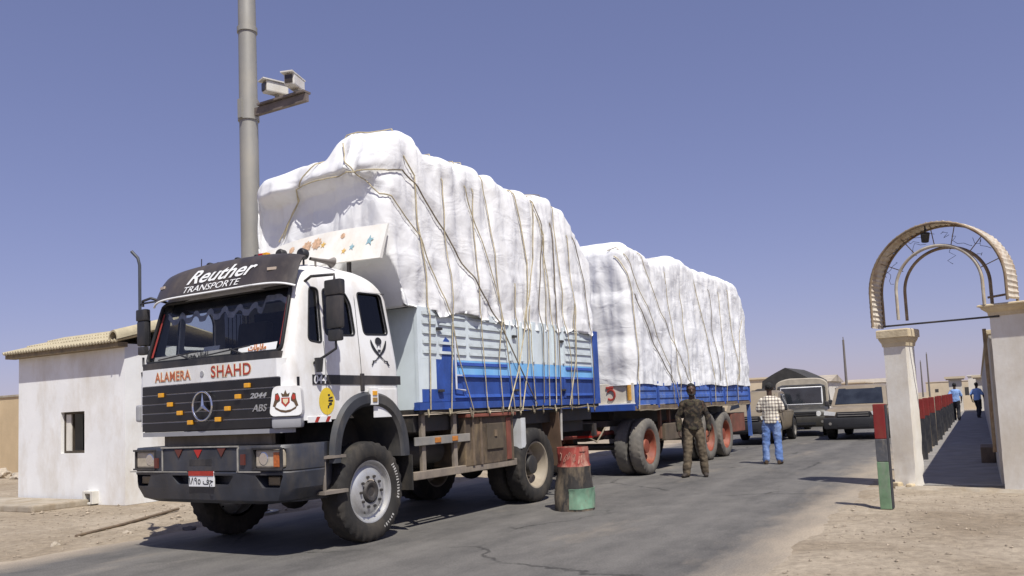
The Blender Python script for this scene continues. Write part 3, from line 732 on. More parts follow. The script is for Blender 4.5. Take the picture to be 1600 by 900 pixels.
def archpts(hw_, zt, z0, yc=1.30, n=20, p=2.4):
    out = []
    for i in range(n + 1):
        a = PI - PI * i / n; c, s = math.cos(a), math.sin(a)
        out.append((yc + hw_ * math.copysign(abs(c) ** (2 / p), c), z0 + (zt - z0) * abs(s) ** (2 / p)))
    return out
outer = cab_solid([1.40, 1.6, 1.86, 1.97, 2.10, 2.3, 2.5, 2.65, 2.8, 2.9, 2.98, 3.04, 3.08, 3.11, 3.135, 3.155, 3.16], 0)
cut = [cab_solid([1.80, 2.10, 2.5, 2.8, 2.95, 3.02, 3.07], .045)]
cut.append(MB().prism(WS, 'y', -.4, .55).mesh('c'))
for s in (1, -1):
    for P in (QW, DW, RW): cut.append(MB().prism(P, 'x', s * .95, s * 1.5).mesh('c'))
    cut.append(MB().prism([(1.30 - .50, 1.0)] + archpts(.50, 1.60, 1.0) + [(1.30 + .50, 1.0)], 'x', s * .66, s * 1.5).mesh('c'))
cabm = boolean(outer, cut); smooth_mesh(cabm, 32)
cab = link('cab', cabm, WHITE, truck)
# glass
GL = glass_mat('windscreen_glass', (.86, .89, .88)); GLD = glass_mat('dark_film_glass', (.10, .10, .105)); GLM = glass_mat('side_glass', (.72, .75, .75))
mb = MB(); mb.add([(x, lin(YF, z) + .022, z) for x, z in WS], [tuple(range(len(WS)))]); mb.build('windscreen', GL, cab)
RUB = M('window_rubber', (.012, .012, .012), .6)
def rim_loop(pts3, r, nm, mat, parent, k=6):
    mb = MB(); pts = [Vector(p) for p in pts3]; n = len(pts); vs = []
    for i in range(n):
        t = (pts[(i + 1) % n] - pts[i - 1]).normalized(); u = t.orthogonal() if i == 0 else (u - t * t.dot(u)); u.normalize(); w = t.cross(u)
        vs += [pts[i] + r * (u * math.cos(2 * PI * j / k) + w * math.sin(2 * PI * j / k)) for j in range(k)]
    mb.add(vs, [(i * k + j, i * k + (j + 1) % k, ((i + 1) % n) * k + (j + 1) % k, ((i + 1) % n) * k + j) for i in range(n) for j in range(k)])
    return mb.build(nm, mat, parent, smooth=60)
rim_loop([(x, lin(YF, z) - .004, z) for x, z in WS], .022, 'windscreen_seal', RUB, cab)
for s in (1, -1):
    for P, nm, gm in ((QW, 'quarter_window', GLM), (DW, 'door_window', GLM), (RW, 'rear_side_window', GLD)):
        mb = MB(); mb.add([(s * (lin(HW, z) - .03), y, z) for y, z in P], [tuple(range(len(P)))]); g = mb.build(nm, gm, cab)
        rim_loop([(s * (lin(HW, z) - .006), y, z) for y, z in P], .013, 'window_seal', RUB, cab)
    mb = MB()
    for k in range(6):
        y = 1.31 + .065 * k; mb.tube([(s * (lin(HW, 2.40) - .05), y, 2.40), (s * (lin(HW, 2.81) - .05), y - .03, 2.81)], .006, n=5)
    mb.build('curtain_fold', M('curtain_grey', (.09, .09, .10), .8), cab)
# door seams, handle, stripes on the side
SEAM = M('panel_gap', (.05, .05, .05), .8)
for s in (1, -1):
    for pl_ in ([(.60, 1.42), (.60, 2.24)], [(1.165, 1.86), (1.165, 2.84)], [(.60, 2.86), (1.72, 2.87)]):
        mb = MB(); k = 10; a, b = Vector(pl_[0]), Vector(pl_[1]); pts = [a.lerp(b, i / k) for i in range(k + 1)]
        mb.tube([(s * (lin(HW, p[1]) - .001 - (.006 if p[1] > 2.8 else 0)), p[0], p[1] - (.0 if p[1] < 2.8 else .004)) for p in pts], .005, n=5); mb.build('door_seam', SEAM, cab)
    mb = MB(); mb.box((s * 1.233, 1.125, 1.825), (.010, 1.46, .105)); mb.build('side_stripe', BLACKP, cab)
    mb = MB(); mb.box((s * 1.238, 1.17, 1.80), (.03, .055, .20), ch=.008); mb.build('door_handle', BLACKP, cab)
    mb = MB(); mb.box((s * 1.238, 1.56, 1.56), (.012, .42, .33), ch=.006); mb.build('side_hatch', WHITE, cab)
    mb = MB(); mb.cyl((s * 1.24, 1.66, 1.56), (s * 1.252, 1.66, 1.56), .026, n=14); mb.build('hatch_lock', BLACKP, cab)
DECW = M('decal_white', (.78, .78, .76), .5, var=.08); DECK = M('decal_black', (.02, .02, .022), .5); DECR = M('decal_red', (.40, .035, .02), .5, var=.2, vs_=20); DECC = M('decal_cream', (.72, .62, .42), .5, var=.1); DECY = M('decal_yellow', (.72, .52, .04), .5, var=.1)
link('side_number', place(text_mesh('044', .125, bold=.002, shear=.15), SIDE, (1.2405, .50, 1.822)), DECW, cab)
# yellow round sticker with a dark mark
mb = MB(); n = 28; mb.add([(1.2375, .60 + .118 * math.cos(2 * PI * i / n), 1.595 + .145 * math.sin(2 * PI * i / n)) for i in range(n)], [tuple(range(n))]); st = mb.build('round_sticker', DECY, cab)
mb = MB()
for (y, z, w, h, r) in ((.655, 1.63, .06, .018, .2), (.655, 1.60, .07, .02, 0), (.65, 1.565, .045, .03, .3), (.63, 1.66, .03, .02, 0), (.62, 1.535, .02, .03, 0)):
    mb.box((1.2385, y, z), (.003, w, h), rot=Matrix.Rotation(r, 3, 'X'))
mb.build('sticker_mark', DECK, st)
# skull and crossed sabres
mb = MB(); X = 1.236
def dpoly(pts, x=X): mb.add([(x - .0 + (lin(HW, z) - 1.23) + .004, y, z) for y, z in pts], [tuple(range(len(pts)))])
cy, czk = 1.50, 2.235
dpoly([(cy + .058 * math.cos(2 * PI * i / 16), czk + .05 + .045 * math.sin(2 * PI * i / 16)) for i in range(16)])
dpoly([(cy - .035, czk + .0), (cy - .015, czk - .0), (cy - .02, czk - .02), (cy - .036, czk - .015)]); dpoly([(cy + .015, czk), (cy + .035, czk), (cy + .036, czk - .015), (cy + .02, czk - .02)])
dpoly([(cy - .03, czk - .05), (cy + .03, czk - .05), (cy + .022, czk - .075), (cy - .022, czk - .075)])
for s in (1, -1):
    top, bot = [], []
    for i in range(13):
        t = i / 12; y = cy + s * (.135 - .235 * t) + s * .05 * math.sin(PI * t); z = czk + .06 - .25 * t; w = .004 + .020 * math.sin(PI * min(1, t * .95 + .05)) 
        top.append((y - w, z)); bot.append((y + w, z))
    dpoly(top + bot[::-1])
    hy, hz = cy - s * .10, czk - .19
    dpoly([(hy - .035, hz - .01), (hy + .035, hz + .0), (hy + .035, hz + .012), (hy - .035, hz + .008)] if s > 0 else [(hy - .035, hz + .0), (hy + .035, hz - .01), (hy + .035, hz + .008), (hy - .035, hz + .012)])
    dpoly([(hy, hz), (hy - s * .045, hz - .055), (hy - s * .062, hz - .045), (hy - s * .018, hz + .01)][::s])
mb.build('skull_and_sabres', DECK, cab, fix=False)
# red and white warning strip under the door
mb = MB(); mb.box((1.24, .48, 1.405), (.012, .34, .06)); ws = mb.build('warning_strip', DECW, cab)
for k in range(2):
    mb = MB(); y = .40 + .16 * k; mb.add([(1.2475, y, 1.377), (1.2475, y + .05, 1.377), (1.2475, y + .085, 1.433), (1.2475, y + .035, 1.433)], [(0, 1, 2, 3)]); mb.build('red_stripe', DECR, ws)

# interior
mb = MB(); mb.box((0, .38, 2.03), (2.2, .34, .22), ch=.05); mb.build('dashboard', M('dash_dark', (.03, .03, .032), .7, var=.2), cab)
SEATM = M('seat_cloth', (.05, .045, .045), .9, var=.3)
for s in (-.62, .62):
    mb = MB(); mb.box((s, 1.0, 1.95), (.55, .5, .16), ch=.05); mb.box((s, 1.27, 2.32), (.52, .14, .68), rot=Matrix.Rotation(-.12, 3, 'X'), ch=.05); mb.build('seat', SEATM, cab, smooth=40)
mb = MB(); mb.box((0, 1.68, 2.35), (2.1, .03, .95)); mb.build('rear_curtain', M('rear_curtain', (.035, .033, .04), .9, var=.4, vs_=5), cab)
mb = MB(); R = Matrix.Rotation(.5, 3, 'X')
pts = [Vector((.62, .66, 2.30)) + R @ Vector((.22 * math.cos(2 * PI * i / 24), .22 * math.sin(2 * PI * i / 24), 0)) for i in range(25)]
mb.tube(pts, .014, n=6); mb.tube([(.62, .66, 2.3), (.62, .5, 2.05)], .025, n=6); mb.tube([pts[0], pts[12]], .012, n=5); mb.build('steering_wheel', BLACKP, cab, smooth=60)
def on_ws(x, z, off=.012): return (x, lin(YF, z) + off, z)
VAL = M('valance_cloth', (.50, .48, .50), .8, var=.3, vs_=12)
mb = MB(); vs = []; N = 90
for i in range(N + 1):
    x = -.98 + 1.96 * i / N; low = 2.66 - .085 * abs(math.sin(PI * (x + .98) / .245)); yv = .012 * math.sin(x * 2 * PI / .12)
    if x > .62: low = 2.70 - .06 * max(0, (x - .85) / .13)
    vs += [(x, lin(YF, low + .07) + .05 + yv, low + .07), (x, lin(YF, low) + .06 + yv, low)]
mb.add(vs, [(i * 2, i * 2 + 2, i * 2 + 3, i * 2 + 1) for i in range(N)]); mb.build('scalloped_valance', VAL, cab, smooth=60)
mb = MB(); mb.box((0, lin(YF, 2.76) + .10, 2.77), (2.0, .01, .17), rot=Matrix.Rotation(-.28, 3, 'X')); mb.build('black_top_band', BLACKP, cab)  # plain black band above the valance
for s in (1, -1):
    mb = MB(); mb.add([on_ws(s * 1.07, 2.20), on_ws(s * 1.035, 2.20), on_ws(s * 1.01, 2.72), on_ws(s * 1.035, 2.72)], [(0, 1, 2, 3)]); mb.build('red_side_strip', M('strip_red', (.30, .04, .03), .6), cab)
mb = MB(); mb.box((-.08, lin(YF, 2.2) + .06, 2.21), (.26, .01, .12), rot=Matrix.Rotation(-.3, 3, 'X')); mb.build('paper_sheet', DECW, cab)
mb = MB(); z0, z1 = 2.145, 2.235
mb.add([on_ws(.42, z0), on_ws(1.0, z0), on_ws(1.0, z1), on_ws(.42, z1 - .02)], [(0, 1, 2, 3)]); sb = mb.build('windscreen_banner', DECW, cab)
sl_ = math.atan2(.29 - .09, .7)
WSR = Matrix.Rotation(-sl_, 3, 'X') @ FRONT
ORNG = M('decal_orange', (.50, .16, .03), .6, var=.3, vs_=30)
try: tm = text_mesh('\ufe95\ufe8e\ufedf\ufeed\ufe8e\ufed7\ufee3', .085, bold=.002, extrude=.001)
except Exception: tm = text_mesh('IllI', .08)
link('banner_lettering', place(tm, WSR, on_ws(.72, 2.19, .004)), ORNG, sb)
mb = MB(); mb.add([on_ws(-1.0, 2.145), on_ws(.30, 2.145), on_ws(.30, 2.215), on_ws(-1.0, 2.20)], [(0, 1, 2, 3)]); sb2 = mb.build('windscreen_banner', M('banner_grey', (.26, .26, .25), .7, var=.3, vs_=9), cab)
try: tm = text_mesh('\ufe8d\ufedf\ufeae\ufea3\ufee4\ufee6\ufedf\ufee0\ufee8\ufed8\ufedf', .085, bold=.001, extrude=.001)
except Exception: tm = text_mesh('IlIl', .08)
link('banner_lettering', place(tm, WSR, on_ws(-.25, 2.182, .004)), DECK, sb2)
# wipers
for x in (-.5, .35):
    mb = MB(); mb.tube([(x + .38, .05, 2.08), (x, .07, 2.20)], .010, n=6); mb.tube([(x - .36, .075, 2.16), (x + .30, .082, 2.215)], .008, n=6); mb.build('wiper', BLACKP, cab)

# front panels
def dense(me, cuts=1):
    bm = bmesh.new(); bm.from_mesh(me); bmesh.ops.triangulate(bm, faces=bm.faces)
    for _ in range(cuts):
        es = [e for e in bm.edges if e.calc_length() > .04]
        if es: bmesh.ops.subdivide_edges(bm, edges=es, cuts=1); bmesh.ops.triangulate(bm, faces=bm.faces)
    bm.to_mesh(me); bm.free(); return me
def on_front(me, x, z, off):
    for v in me.vertices:
        X_ = x + v.co.x; v.co = Vector((X_, front_y(X_) - off - v.co.z, z + v.co.y))
    return me
mb = MB(); vs = []; N = 24
def front_y(x): return .02 + .03 * (abs(x) / 1.2) ** 2 + max(0, abs(x) - 1.08) ** 2 * 6
def front_panel(nm, z0, z1, mat, xa, xb, dy=0., parent=None, th=.05, n=30):
    mb = MB(); vs = []
    for i in range(n + 1):
        x = xa + (xb - xa) * i / n; y = front_y(x) - dy
        vs += [(x, y, z0), (x, y, z1), (x, y + th, z1), (x, y + th, z0)]
    fs = [(i * 4 + j, i * 4 + (j + 1) % 4, i * 4 + 4 + (j + 1) % 4, i * 4 + 4 + j) for i in range(n) for j in range(4)] + [(0, 1, 2, 3), (n * 4 + 3, n * 4 + 2, n * 4 + 1, n * 4)]
    mb.add(vs, fs); return mb.build(nm, mat, parent or truck, smooth=30)
front_panel('scuttle_panel', 2.052, 2.125, BLACKP, -1.12, 1.12, dy=.0, parent=cab)
front_panel('name_panel', 1.862, 2.05, WHITE, -1.17, 1.17, dy=.012, parent=cab)
GRB = M('grille_black', (.009, .009, .010), .35, var=.3, dirt=(.03, .027, .024), damt=.5)
gr = front_panel('grille', 1.335, 1.86, GRB, -1.19, 1.05, dy=-.02)
for k in range(5):
    z = 1.345 + .104 * k
    sl2 = front_panel('grille_slat', z, z + .092, GRB, -1.175, 1.235 if k == 4 else 1.02, dy=.015, parent=gr, th=.03)
front_panel('grille_trim', 1.285, 1.332, M('grey_trim', (.30, .30, .31), .5, var=.15), -1.17, 1.2, dy=.01, parent=gr)
front_panel('radiator_panel', 1.17, 1.283, M('dusty_panel', (.26, .22, .16), .8, var=.25, dirt=(.1, .08, .06), damt=.6), -.9, .85, dy=-.14, parent=gr)
for (x, z) in ((-.72, 1.75), (-.56, 1.64), (-.39, 1.54), (-.21, 1.43), (.69, 1.79), (.55, 1.68), (.39, 1.56), (.24, 1.45)):
    mb = MB(); mb.box((x, front_y(x) - .028, z), (.075, .03, .048), ch=.006); mb.build('amber_lamp', AMBER, gr)
# three-pointed star in a ring
ey, ex, ez = front_y(0) - .05, 0.02, 1.60
mb = MB(); pts = [(ex + .155 * math.cos(2 * PI * i / 40), ey, ez + .155 * math.sin(2 * PI * i / 40)) for i in range(41)]; mb.tube(pts, .011, n=8)
for k in range(3):
    a = PI / 2 + k * 2 * PI / 3; p = (ex + .152 * math.cos(a), ey, ez + .152 * math.sin(a))
    for s in (1, -1):
        b = a + s * PI / 3; q = (ex + .026 * math.cos(b), ey, ez + .026 * math.sin(b))
        mb.add([(ex, ey - .018, ez), p, q, (ex, ey + .006, ez)], [(0, 1, 2), (3, 2, 1), (0, 2, 3), (0, 3, 1)])
mb.build('star_emblem', CHROME, gr, smooth=30)
link('model_number', on_front(text_mesh('2044', .075, shear=.25, bold=.002, extrude=.003, sx=1.5), .83, 1.675, .020), SILVER, gr)
link('brake_badge', on_front(text_mesh('ABS', .10, shear=.25, bold=.001, extrude=.003, sx=1.15), .85, 1.545, .020), SILVER, gr)
def lettering(s, x, z, size, sx, parent, col=DECR, space=1.0):
    link('lettering_halo', on_front(dense(text_mesh(s, size, bold=.010, extrude=.0005, sx=sx, space=space)), x, z, .0140), DECC, parent)
    link('lettering', on_front(dense(text_mesh(s, size, bold=.001, extrude=.001, sx=sx, space=space)), x, z, .0170), col, parent)
lettering('SHAHD', .43, 1.958, .175, 1.0, cab, space=1.1)
lettering('ALAMERA', -.53, 1.950, .145, .92, cab, M('decal_orange_red', (.52, .14, .06), .5, var=.3, vs_=20), space=1.1)
mb = MB(); mb.cyl((-.02, front_y(0) - .02, 1.955), (-.02, front_y(0), 1.955), .03, n=14); mb.build('filler_cap', SILVER, cab)
# white corner lamp cover with a coat of arms, turned towards the corner
cc0 = bpy.data.objects.new('corner_cover', None)
BR = Matrix.Rotation(.62, 3, 'Z'); BC = Vector((1.205, .04, 0))
def badge(me):
    """from the cover's own frame (its face at y=0, centred on x=0) to the truck's"""
    for v in me.vertices: v.co = BR @ v.co + BC
    return me
mb = MB(); mb.prism(round_poly([(-.165, 1.455), (.165, 1.455), (.15, 1.76), (-.125, 1.76)], .06), 'y', 0, .16)
ccm = link('corner_cover', badge(mb.mesh('corner_cover', 30)), WHITE, truck)
mb = MB(); mb.box((.0, .12, 1.39), (.30, .20, .12), ch=.03); link('cover_base', badge(mb.mesh('cover_base', 30)), M('grey_trim', (.3, .3, .31)), ccm)
mb = MB(); mb.box((-1.215, .14, 1.56), (.06, .20, .20), ch=.03); mb.build('corner_cover', M('grey_trim', (.3, .3, .31)), truck)
def flat(nm, polys, mat, y):
    mb = MB()
    for k, p in enumerate(polys): mb.add([(x, y - .0004 * k, z) for x, z in p], [tuple(range(len(p)))])
    return link(nm, badge(mb.mesh(nm, fix=False)), mat, ccm)
az = 1.61
def ell(cx, cz, rx, rz, n=14, a=0): return [(cx + rx * math.cos(2 * PI * i / n + a), cz + rz * math.sin(2 * PI * i / n + a)) for i in range(n)]
BRN = M('decal_brown', (.10, .06, .03), .5)
flat('arms_shield', [[(-.042, az + .03), (.042, az + .03), (.042, az - .02), (0, az - .065), (-.042, az - .02)]], DECR, -.002)
flat('arms_field', [[(-.026, az + .018), (.026, az + .018), (.024, az - .012), (0, az - .04), (-.024, az - .012)]], DECC, -.004)
flat('arms_crest', [[(-.034, az + .04), (-.044, az + .08), (-.017, az + .065), (0, az + .11), (.017, az + .065), (.044, az + .08), (.034, az + .04)]], BRN, -.0025)
for s in (1, -1):
    bx = s * .088
    flat('arms_supporter', [[(bx - s * .034, az + .03), (bx - s * .014, az + .08), (bx + s * .014, az + .07), (bx + s * .02, az + .01), (bx + s * .04, az - .055), (bx + s * .014, az - .06), (bx - s * .005, az - .02), (bx - s * .034, az + .0)]], BRN, -.0025)
    flat('arms_supporter_red', [ell(bx - s * .006, az + .035, .018, .03)], DECR, -.005)
flat('arms_scroll', [[(-.115, az - .055), (-.055, az - .09), (0, az - .10), (.055, az - .09), (.115, az - .055), (.1, az - .085), (.045, az - .115), (0, az - .122), (-.045, az - .115), (-.1, az - .085)]], BRN, -.0025)

# bumper with lamps and plate
def bump_plan(x):
    a = abs(x)
    return -.06 + .03 * (a / 1.1) ** 2 if a < 1.08 else -.03 + .0
plan = [(-1.275, .50), (-1.275, .2), (-1.24, .07), (-1.16, -.01), (-1.0, -.045), (-.5, -.06), (0, -.065), (.5, -.06), (1.0, -.045), (1.16, -.01), (1.24, .07), (1.275, .2), (1.275, .50)]
def bumper_solid():
    mb = MB(); lv = [(.56, .10, .80), (.60, .045, .93), (.72, .018, .99), (.885, .0, 1), (.90, .012, 1), (.912, .0, 1), (1.13, .0, 1), (1.165, .02, 1)]; rings = []
    for z, inn, kx in lv:
        out = []
        for x, y in plan: out.append((x * kx * (1 if abs(x) < 1.2 else (1 - inn * .5)), y + inn, z))
        rings.append(out + [(x * .86, max(y, .0) + .30, z) for x, y in reversed(plan)])
    n = len(rings[0]); vs = [p for r in rings for p in r]
    fs = [(k * n + j, k * n + (j + 1) % n, (k + 1) * n + (j + 1) % n, (k + 1) * n + j) for k in range(len(lv) - 1) for j in range(n)] + [tuple(reversed(range(n))), tuple(range((len(lv) - 1) * n, len(lv) * n))]
    mb.add(vs, fs); return mb.mesh('bumper')
cuts = []
HLX = ((.83, 1.185), (-1.12, -.77))
for (a, b) in HLX: cuts.append(MB().prism(round_poly([(a - .02, .925), (b + .02, .925), (b + .02, 1.135), (a - .02, 1.135)], .03), 'y', -.3, .07).mesh('c'))
for s in (1, -1): cuts.append(MB().prism(round_poly([(s * .84, .865), (s * .92, .735), (s * 1.14, .735), (s * 1.18, .865)], .02), 'y', -.3, .12).mesh('c'))
cuts.append(MB().prism(round_poly([(-.47, .862), (-.38, .765), (.44, .765), (.53, .862)], .03), 'y', -.3, .05).mesh('c'))
bmm = boolean(bumper_solid(), cuts); smooth_mesh(bmm, 28)
bumper = link('bumper', bmm, M('bumper_dark_blue_grey', (.038, .042, .054), .42, var=.4, vs_=4, dirt=(.10, .085, .065), damt=.6, dscale=4, bump=.1, bscale=9), truck)
LENS = M('headlamp_glass', (.46, .40, .31), .12, var=.25, vs_=14)
for (a, b) in HLX:
    mb = MB(); s = 1 if a > 0 else -1; ia, ib = (a, b - .11) if s > 0 else (a, b); 
    mb.box(((a + b) / 2, .02, 1.03), (b - a, .10, .185), ch=.02); hl = mb.build('headlight', LENS, bumper)
    mb = MB(); xo = b - .05 if s > 0 else a + .05
    mb.box((xo if s > 0 else b - .02, -.027, 1.02), (.085 if s > 0 else .03, .018, .15), ch=.008); mb.build('indicator', M('indicator_orange', (.50, .13, .03), .3, var=.3, vs_=30), hl)
    mb = MB(); mb.lathe([(-.034, 0.0), (-.034, .06), (-.028, .075)], c=((a + b) / 2 - s * .06, 0, 1.03), axis='y', n=20); mb.build('reflector', CHROME, hl)
    mb = MB()
    for (cx_, cz_, w, h) in (((a + b) / 2, 1.135, b - a + .05, .02), ((a + b) / 2, .925, b - a + .05, .02), (a - .012, 1.03, .02, .2), (b + .012, 1.03, .02, .2)): mb.box((cx_, -.045 + .02 * (abs(cx_) > 1.1), cz_), (w, .03, h))
    mb.build('lamp_surround', BLACKP, hl)
for s in (1, -1):
    mb = MB(); mb.box((s * 1.03, .06, .80), (.17, .06, .09), ch=.012); mb.build('fog_lamp', M('fog_lens', (.16, .12, .07), .25, var=.3), bumper)
mb = MB(); mb.box((.03, -.055, .825), (.40, .02, .165), ch=.004); plt = mb.build('licence_plate', DECW, bumper)
mb = MB(); mb.box((.03, -.067, .883), (.398, .006, .05)); mb.build('plate_header', DECR, plt)
try: tm = text_mesh('\u0661\u0668\u0669\u0665 \u0641\u062c', .105, extrude=.001, bold=.001)
except Exception: tm = text_mesh('1895', .1)
link('plate_number', place(tm, FRONT, (.03, -.0665, .80)), DECK, plt)
STRIP = M('strip_grey', (.34, .32, .28), .6, var=.3, vs_=9)
for (cx_, cz_, w, h) in ((-.62, 1.03, .016, .25), (.60, 1.03, .016, .25), (-.01, 1.163, 1.24, .014), (-.7, .899, 1.0, .012), (.75, .899, .35, .012)):
    mb = MB(); mb.box((cx_, -.064 + .03 * (abs(cx_) / 1.1) ** 2, cz_), (w, .02, h)); mb.build('trim_strip', STRIP, bumper)
for i, (x, z, mt) in enumerate(((-.01, 1.10, REDLENS), (-.33, 1.105, M('dull_red_reflector', (.12, .03, .02), .5)), (.36, 1.11, M('dull_red_reflector', (.12, .03, .02), .5)), (-.72, .99, M('dull_red_reflector', (.12, .03, .02), .5)), (.68, 1.02, M('dull_red_reflector', (.12, .03, .02), .5)))):
    mb = MB(); P = [(x - .065, z + .035), (x + .065, z + .035), (x, z - .055)] if i not in (3, 4) else [(x - .03, z + .06), (x + .03, z + .06), (x + .03, z - .05), (x - .03, z - .05)]
    mb.prism(P, 'y', -.072, -.05); mb.build('reflector', mt, bumper)
mb = MB(); mb.box((.02, -.06, 1.0), (.36, .012, .075), ch=.004); mb.build('tow_cover', BLACKP, bumper)
# steps behind the bumper ends
for s in (1, -1):
    mb = MB(); mb.box((s * 1.16, .66, 1.0), (.24, .34, .03)); mb.box((s * 1.16, .66, .63), (.26, .36, .035)); mb.box((s * 1.05, .66, .81), (.02, .34, .36)); mb.box((s * 1.255, .515, .81), (.02, .03, .36))
    mb.build('cab_step', M('step_metal', (.20, .17, .14), .7, var=.3, dirt=(.33, .28, .2), damt=.5), truck)
    # wheel-arch trim
    mb = MB(); o_ = archpts(.68, 1.70, .93, p=2.35, n=28); i_ = archpts(.515, 1.53, .93, p=2.35, n=28)
    vs = []
    for (yo, zo), (yi, zi) in zip(o_, i_): vs += [(s * 1.225, yo, zo), (s * 1.275, yo + (yi - yo) * .25, zo + (zi - zo) * .25), (s * 1.275, yo + (yi - yo) * .8, zo + (zi - zo) * .8), (s * 1.24, yi, zi), (s * .60, yi, zi)]
    k = 5; mb.add(vs, [(i * k + j, i * k + j + 1, (i + 1) * k + j + 1, (i + 1) * k + j) for i in range(len(o_) - 1) for j in range(k - 1)])
    at = mb.build('wheel_arch', M('arch_grey', (.035, .038, .045), .6, var=.25, dirt=(.16, .14, .11), damt=.5), truck, smooth=40)
    sm = at.modifiers.new('s', 'SOLIDIFY'); sm.thickness = .012
    mb = MB(); mb.box((s * 1.262, 1.33, 1.64), (.034, .13, .20), ch=.006); mk = mb.build('marker_plate', DECW, at)
    for z, mt in ((1.675, AMBER), (1.60, M('marker_brown', (.32, .2, .07), .4))):
        mb = MB(); mb.box((s * 1.282, 1.33, z), (.014, .075, .05), ch=.004); mb.build('marker_lamp', mt, mk)
    mb = MB(); mb.box((s * 1.1, 1.99, .72), (.34, .02, .42)); mb.build('mud_flap', RUBBER, truck)
    mb = MB(); mb.box((s * .60, 1.30, 1.22), (.02, 1.4, .75)); mb.build('inner_wing', DARKMET, truck)

# sun visor with lettering
vz = [(0, .0), (.03, -.012), (.25, .025), (.5, .065), (.75, .115), (.92, .165), (1, .215)]     # (height share, y)
NV = 48; vs = []
def vis_pt(t, u):
    x = -1.17 + 2.34 * t; a = abs(x) / 1.17
    zb_ = 2.875 - .055 * a ** 8; zt_ = 3.25 - .055 * a ** 2 - .03 * a ** 8
    return (x * (1 - .03 * u), .15 + lin(vz, u) + .10 * a ** 7 * (1 - .3 * u), zb_ + (zt_ - zb_) * u)
mb = MB()
for z, _ in vz:
    for i in range(NV + 1): vs.append(vis_pt(i / NV, z))
n = NV + 1
mb.add(vs, [(k * n + i, k * n + i + 1, (k + 1) * n + i + 1, (k + 1) * n + i) for k in range(len(vz) - 1) for i in range(NV)])
vme = mb.mesh('sun_visor', 40)
bvv = BVHTree.FromPolygons([v.co[:] for v in vme.vertices], [p.vertices[:] for p in vme.polygons])
visor = link('sun_visor', vme, VISOR, truck); sm = visor.modifiers.new('s', 'SOLIDIFY'); sm.thickness = .02; sm.offset = -1
mb = MB(); mb.tube([Vector(vis_pt(i / NV, 0)) + Vector((0, -.004, -.004)) for i in range(NV + 1)], .013, n=6); mb.build('visor_trim', DECW, visor, smooth=60)
def on_visor(me, nm, x, z, mat, tilt):
    """lay flat lettering on the visor's front"""
    c, s_ = math.cos(tilt), math.sin(tilt)
    for v in me.vertices:
        px, pz, d = v.co.x, v.co.y, v.co.z
        X_, Z_ = x + px * c - pz * s_, z + px * s_ + pz * c
        hit = bvv.ray_cast(Vector((X_, -2, Z_)), Vector((0, 1, 0)))
        y = hit[0].y if hit[0] else .3
        v.co = Vector((X_, y - .008 - d, Z_))
    return link(nm, me, mat, visor)
on_visor(dense(text_mesh('Reuther', .225, shear=.45, bold=.0035, extrude=.001, sx=1.45), 2), 'lettering', .02, 3.075, DECW, .0)
on_visor(dense(text_mesh('TRANSPORTE', .105, shear=.2, bold=.0, extrude=.001, sx=1.45), 2), 'lettering', -.06, 2.935, DECW, .0)
for x in (-1.0, .86):
    mb = MB(); hit = bvv.ray_cast(Vector((x, -2, 3.03)), Vector((0, 1, 0)))[0]; mb.box((x, hit.y - .004, 3.03), (.11, .02, .03), rot=Matrix.Rotation(.25 * (1 if x > 0 else -1), 3, 'Z')); mb.build('marker_lamp', M('marker_pale', (.55, .45, .35), .4), visor)
# lamps, horns and headboard on the roof
for (x, y, z, r) in ((.66, .55, 3.235, .06), (.97, .57, 3.20, .065), (-.50, .54, 3.245, .045), (-.36, .56, 3.25, .03), (-.02, .54, 3.255, .035), (.30, .54, 3.25, .03)):
    mb = MB(); mb.lathe([(-.05, 0), (-.05, r * .8), (-.03, r), (.03, r * .9), (.05, r * .4), (.05, 0)], c=(x, y, z + .02), axis='y', n=18); mb.cyl((x, y, z + .02), (x, y, 3.10), .012, n=6); mb.build('roof_lamp', BLACKP, truck, smooth=40)
for x, mt in ((.40, REDLENS), (.47, AMBER)):
    mb = MB(); mb.box((x, .50, 3.265), (.07, .06, .055), ch=.01); mb.cyl((x, .52, 3.24), (x, .49, 3.10), .012, n=6); mb.build('roof_marker', mt, truck)
mb = MB(); mb.lathe([(.0, .018), (.12, .02), (.28, .03), (.34, .055), (.35, .06), (.35, .0)], c=(0, 0, 0), axis='y', n=16)
for i in range(len(mb.v)): x, y, z = mb.v[i]; mb.v[i] = (1.02 + z * .3 + x, .62 + y, 3.17 + z)
mb.tube([(1.02, .7, 3.17), (1.02, .7, 3.0)], .012, n=6); mb.build('air_horn', M('horn_grey', (.2, .18, .16), .5), truck, smooth=40)
mb = MB(); mb.tube([(-.62, .5, 3.15), (-.63, .5, 3.28), (-.60, .48, 3.36)], .006, n=5); mb.build('aerial', BLACKP, truck)
HB = M('headboard_white', (.74, .72, .66), .5, var=.1, vs_=3, dirt=(.55, .42, .28), damt=.4, dscale=4)
mb = MB(); vs = []; N = 26
for i in range(N + 1):
    t = i / N; x = -1.0 + 2.27 * t; zt = 3.60 + .11 * t ** .8 + .03 * math.sin(PI * t); zb = 3.27; yy = 1.36 + .14 * (1 - math.sin(PI * t)) 
    for (y, z) in ((yy, zb), (yy + .17, zt), (yy + .20, zt), (yy + .05, zb)): vs.append((x, y, z))
mb.add(vs, [(i * 4 + j, i * 4 + (j + 1) % 4, i * 4 + 4 + (j + 1) % 4, i * 4 + 4 + j) for i in range(N) for j in range(4)] + [(0, 1, 2, 3), (N * 4 + 3, N * 4 + 2, N * 4 + 1, N * 4)])
hb = mb.build('headboard', HB, truck, smooth=30)
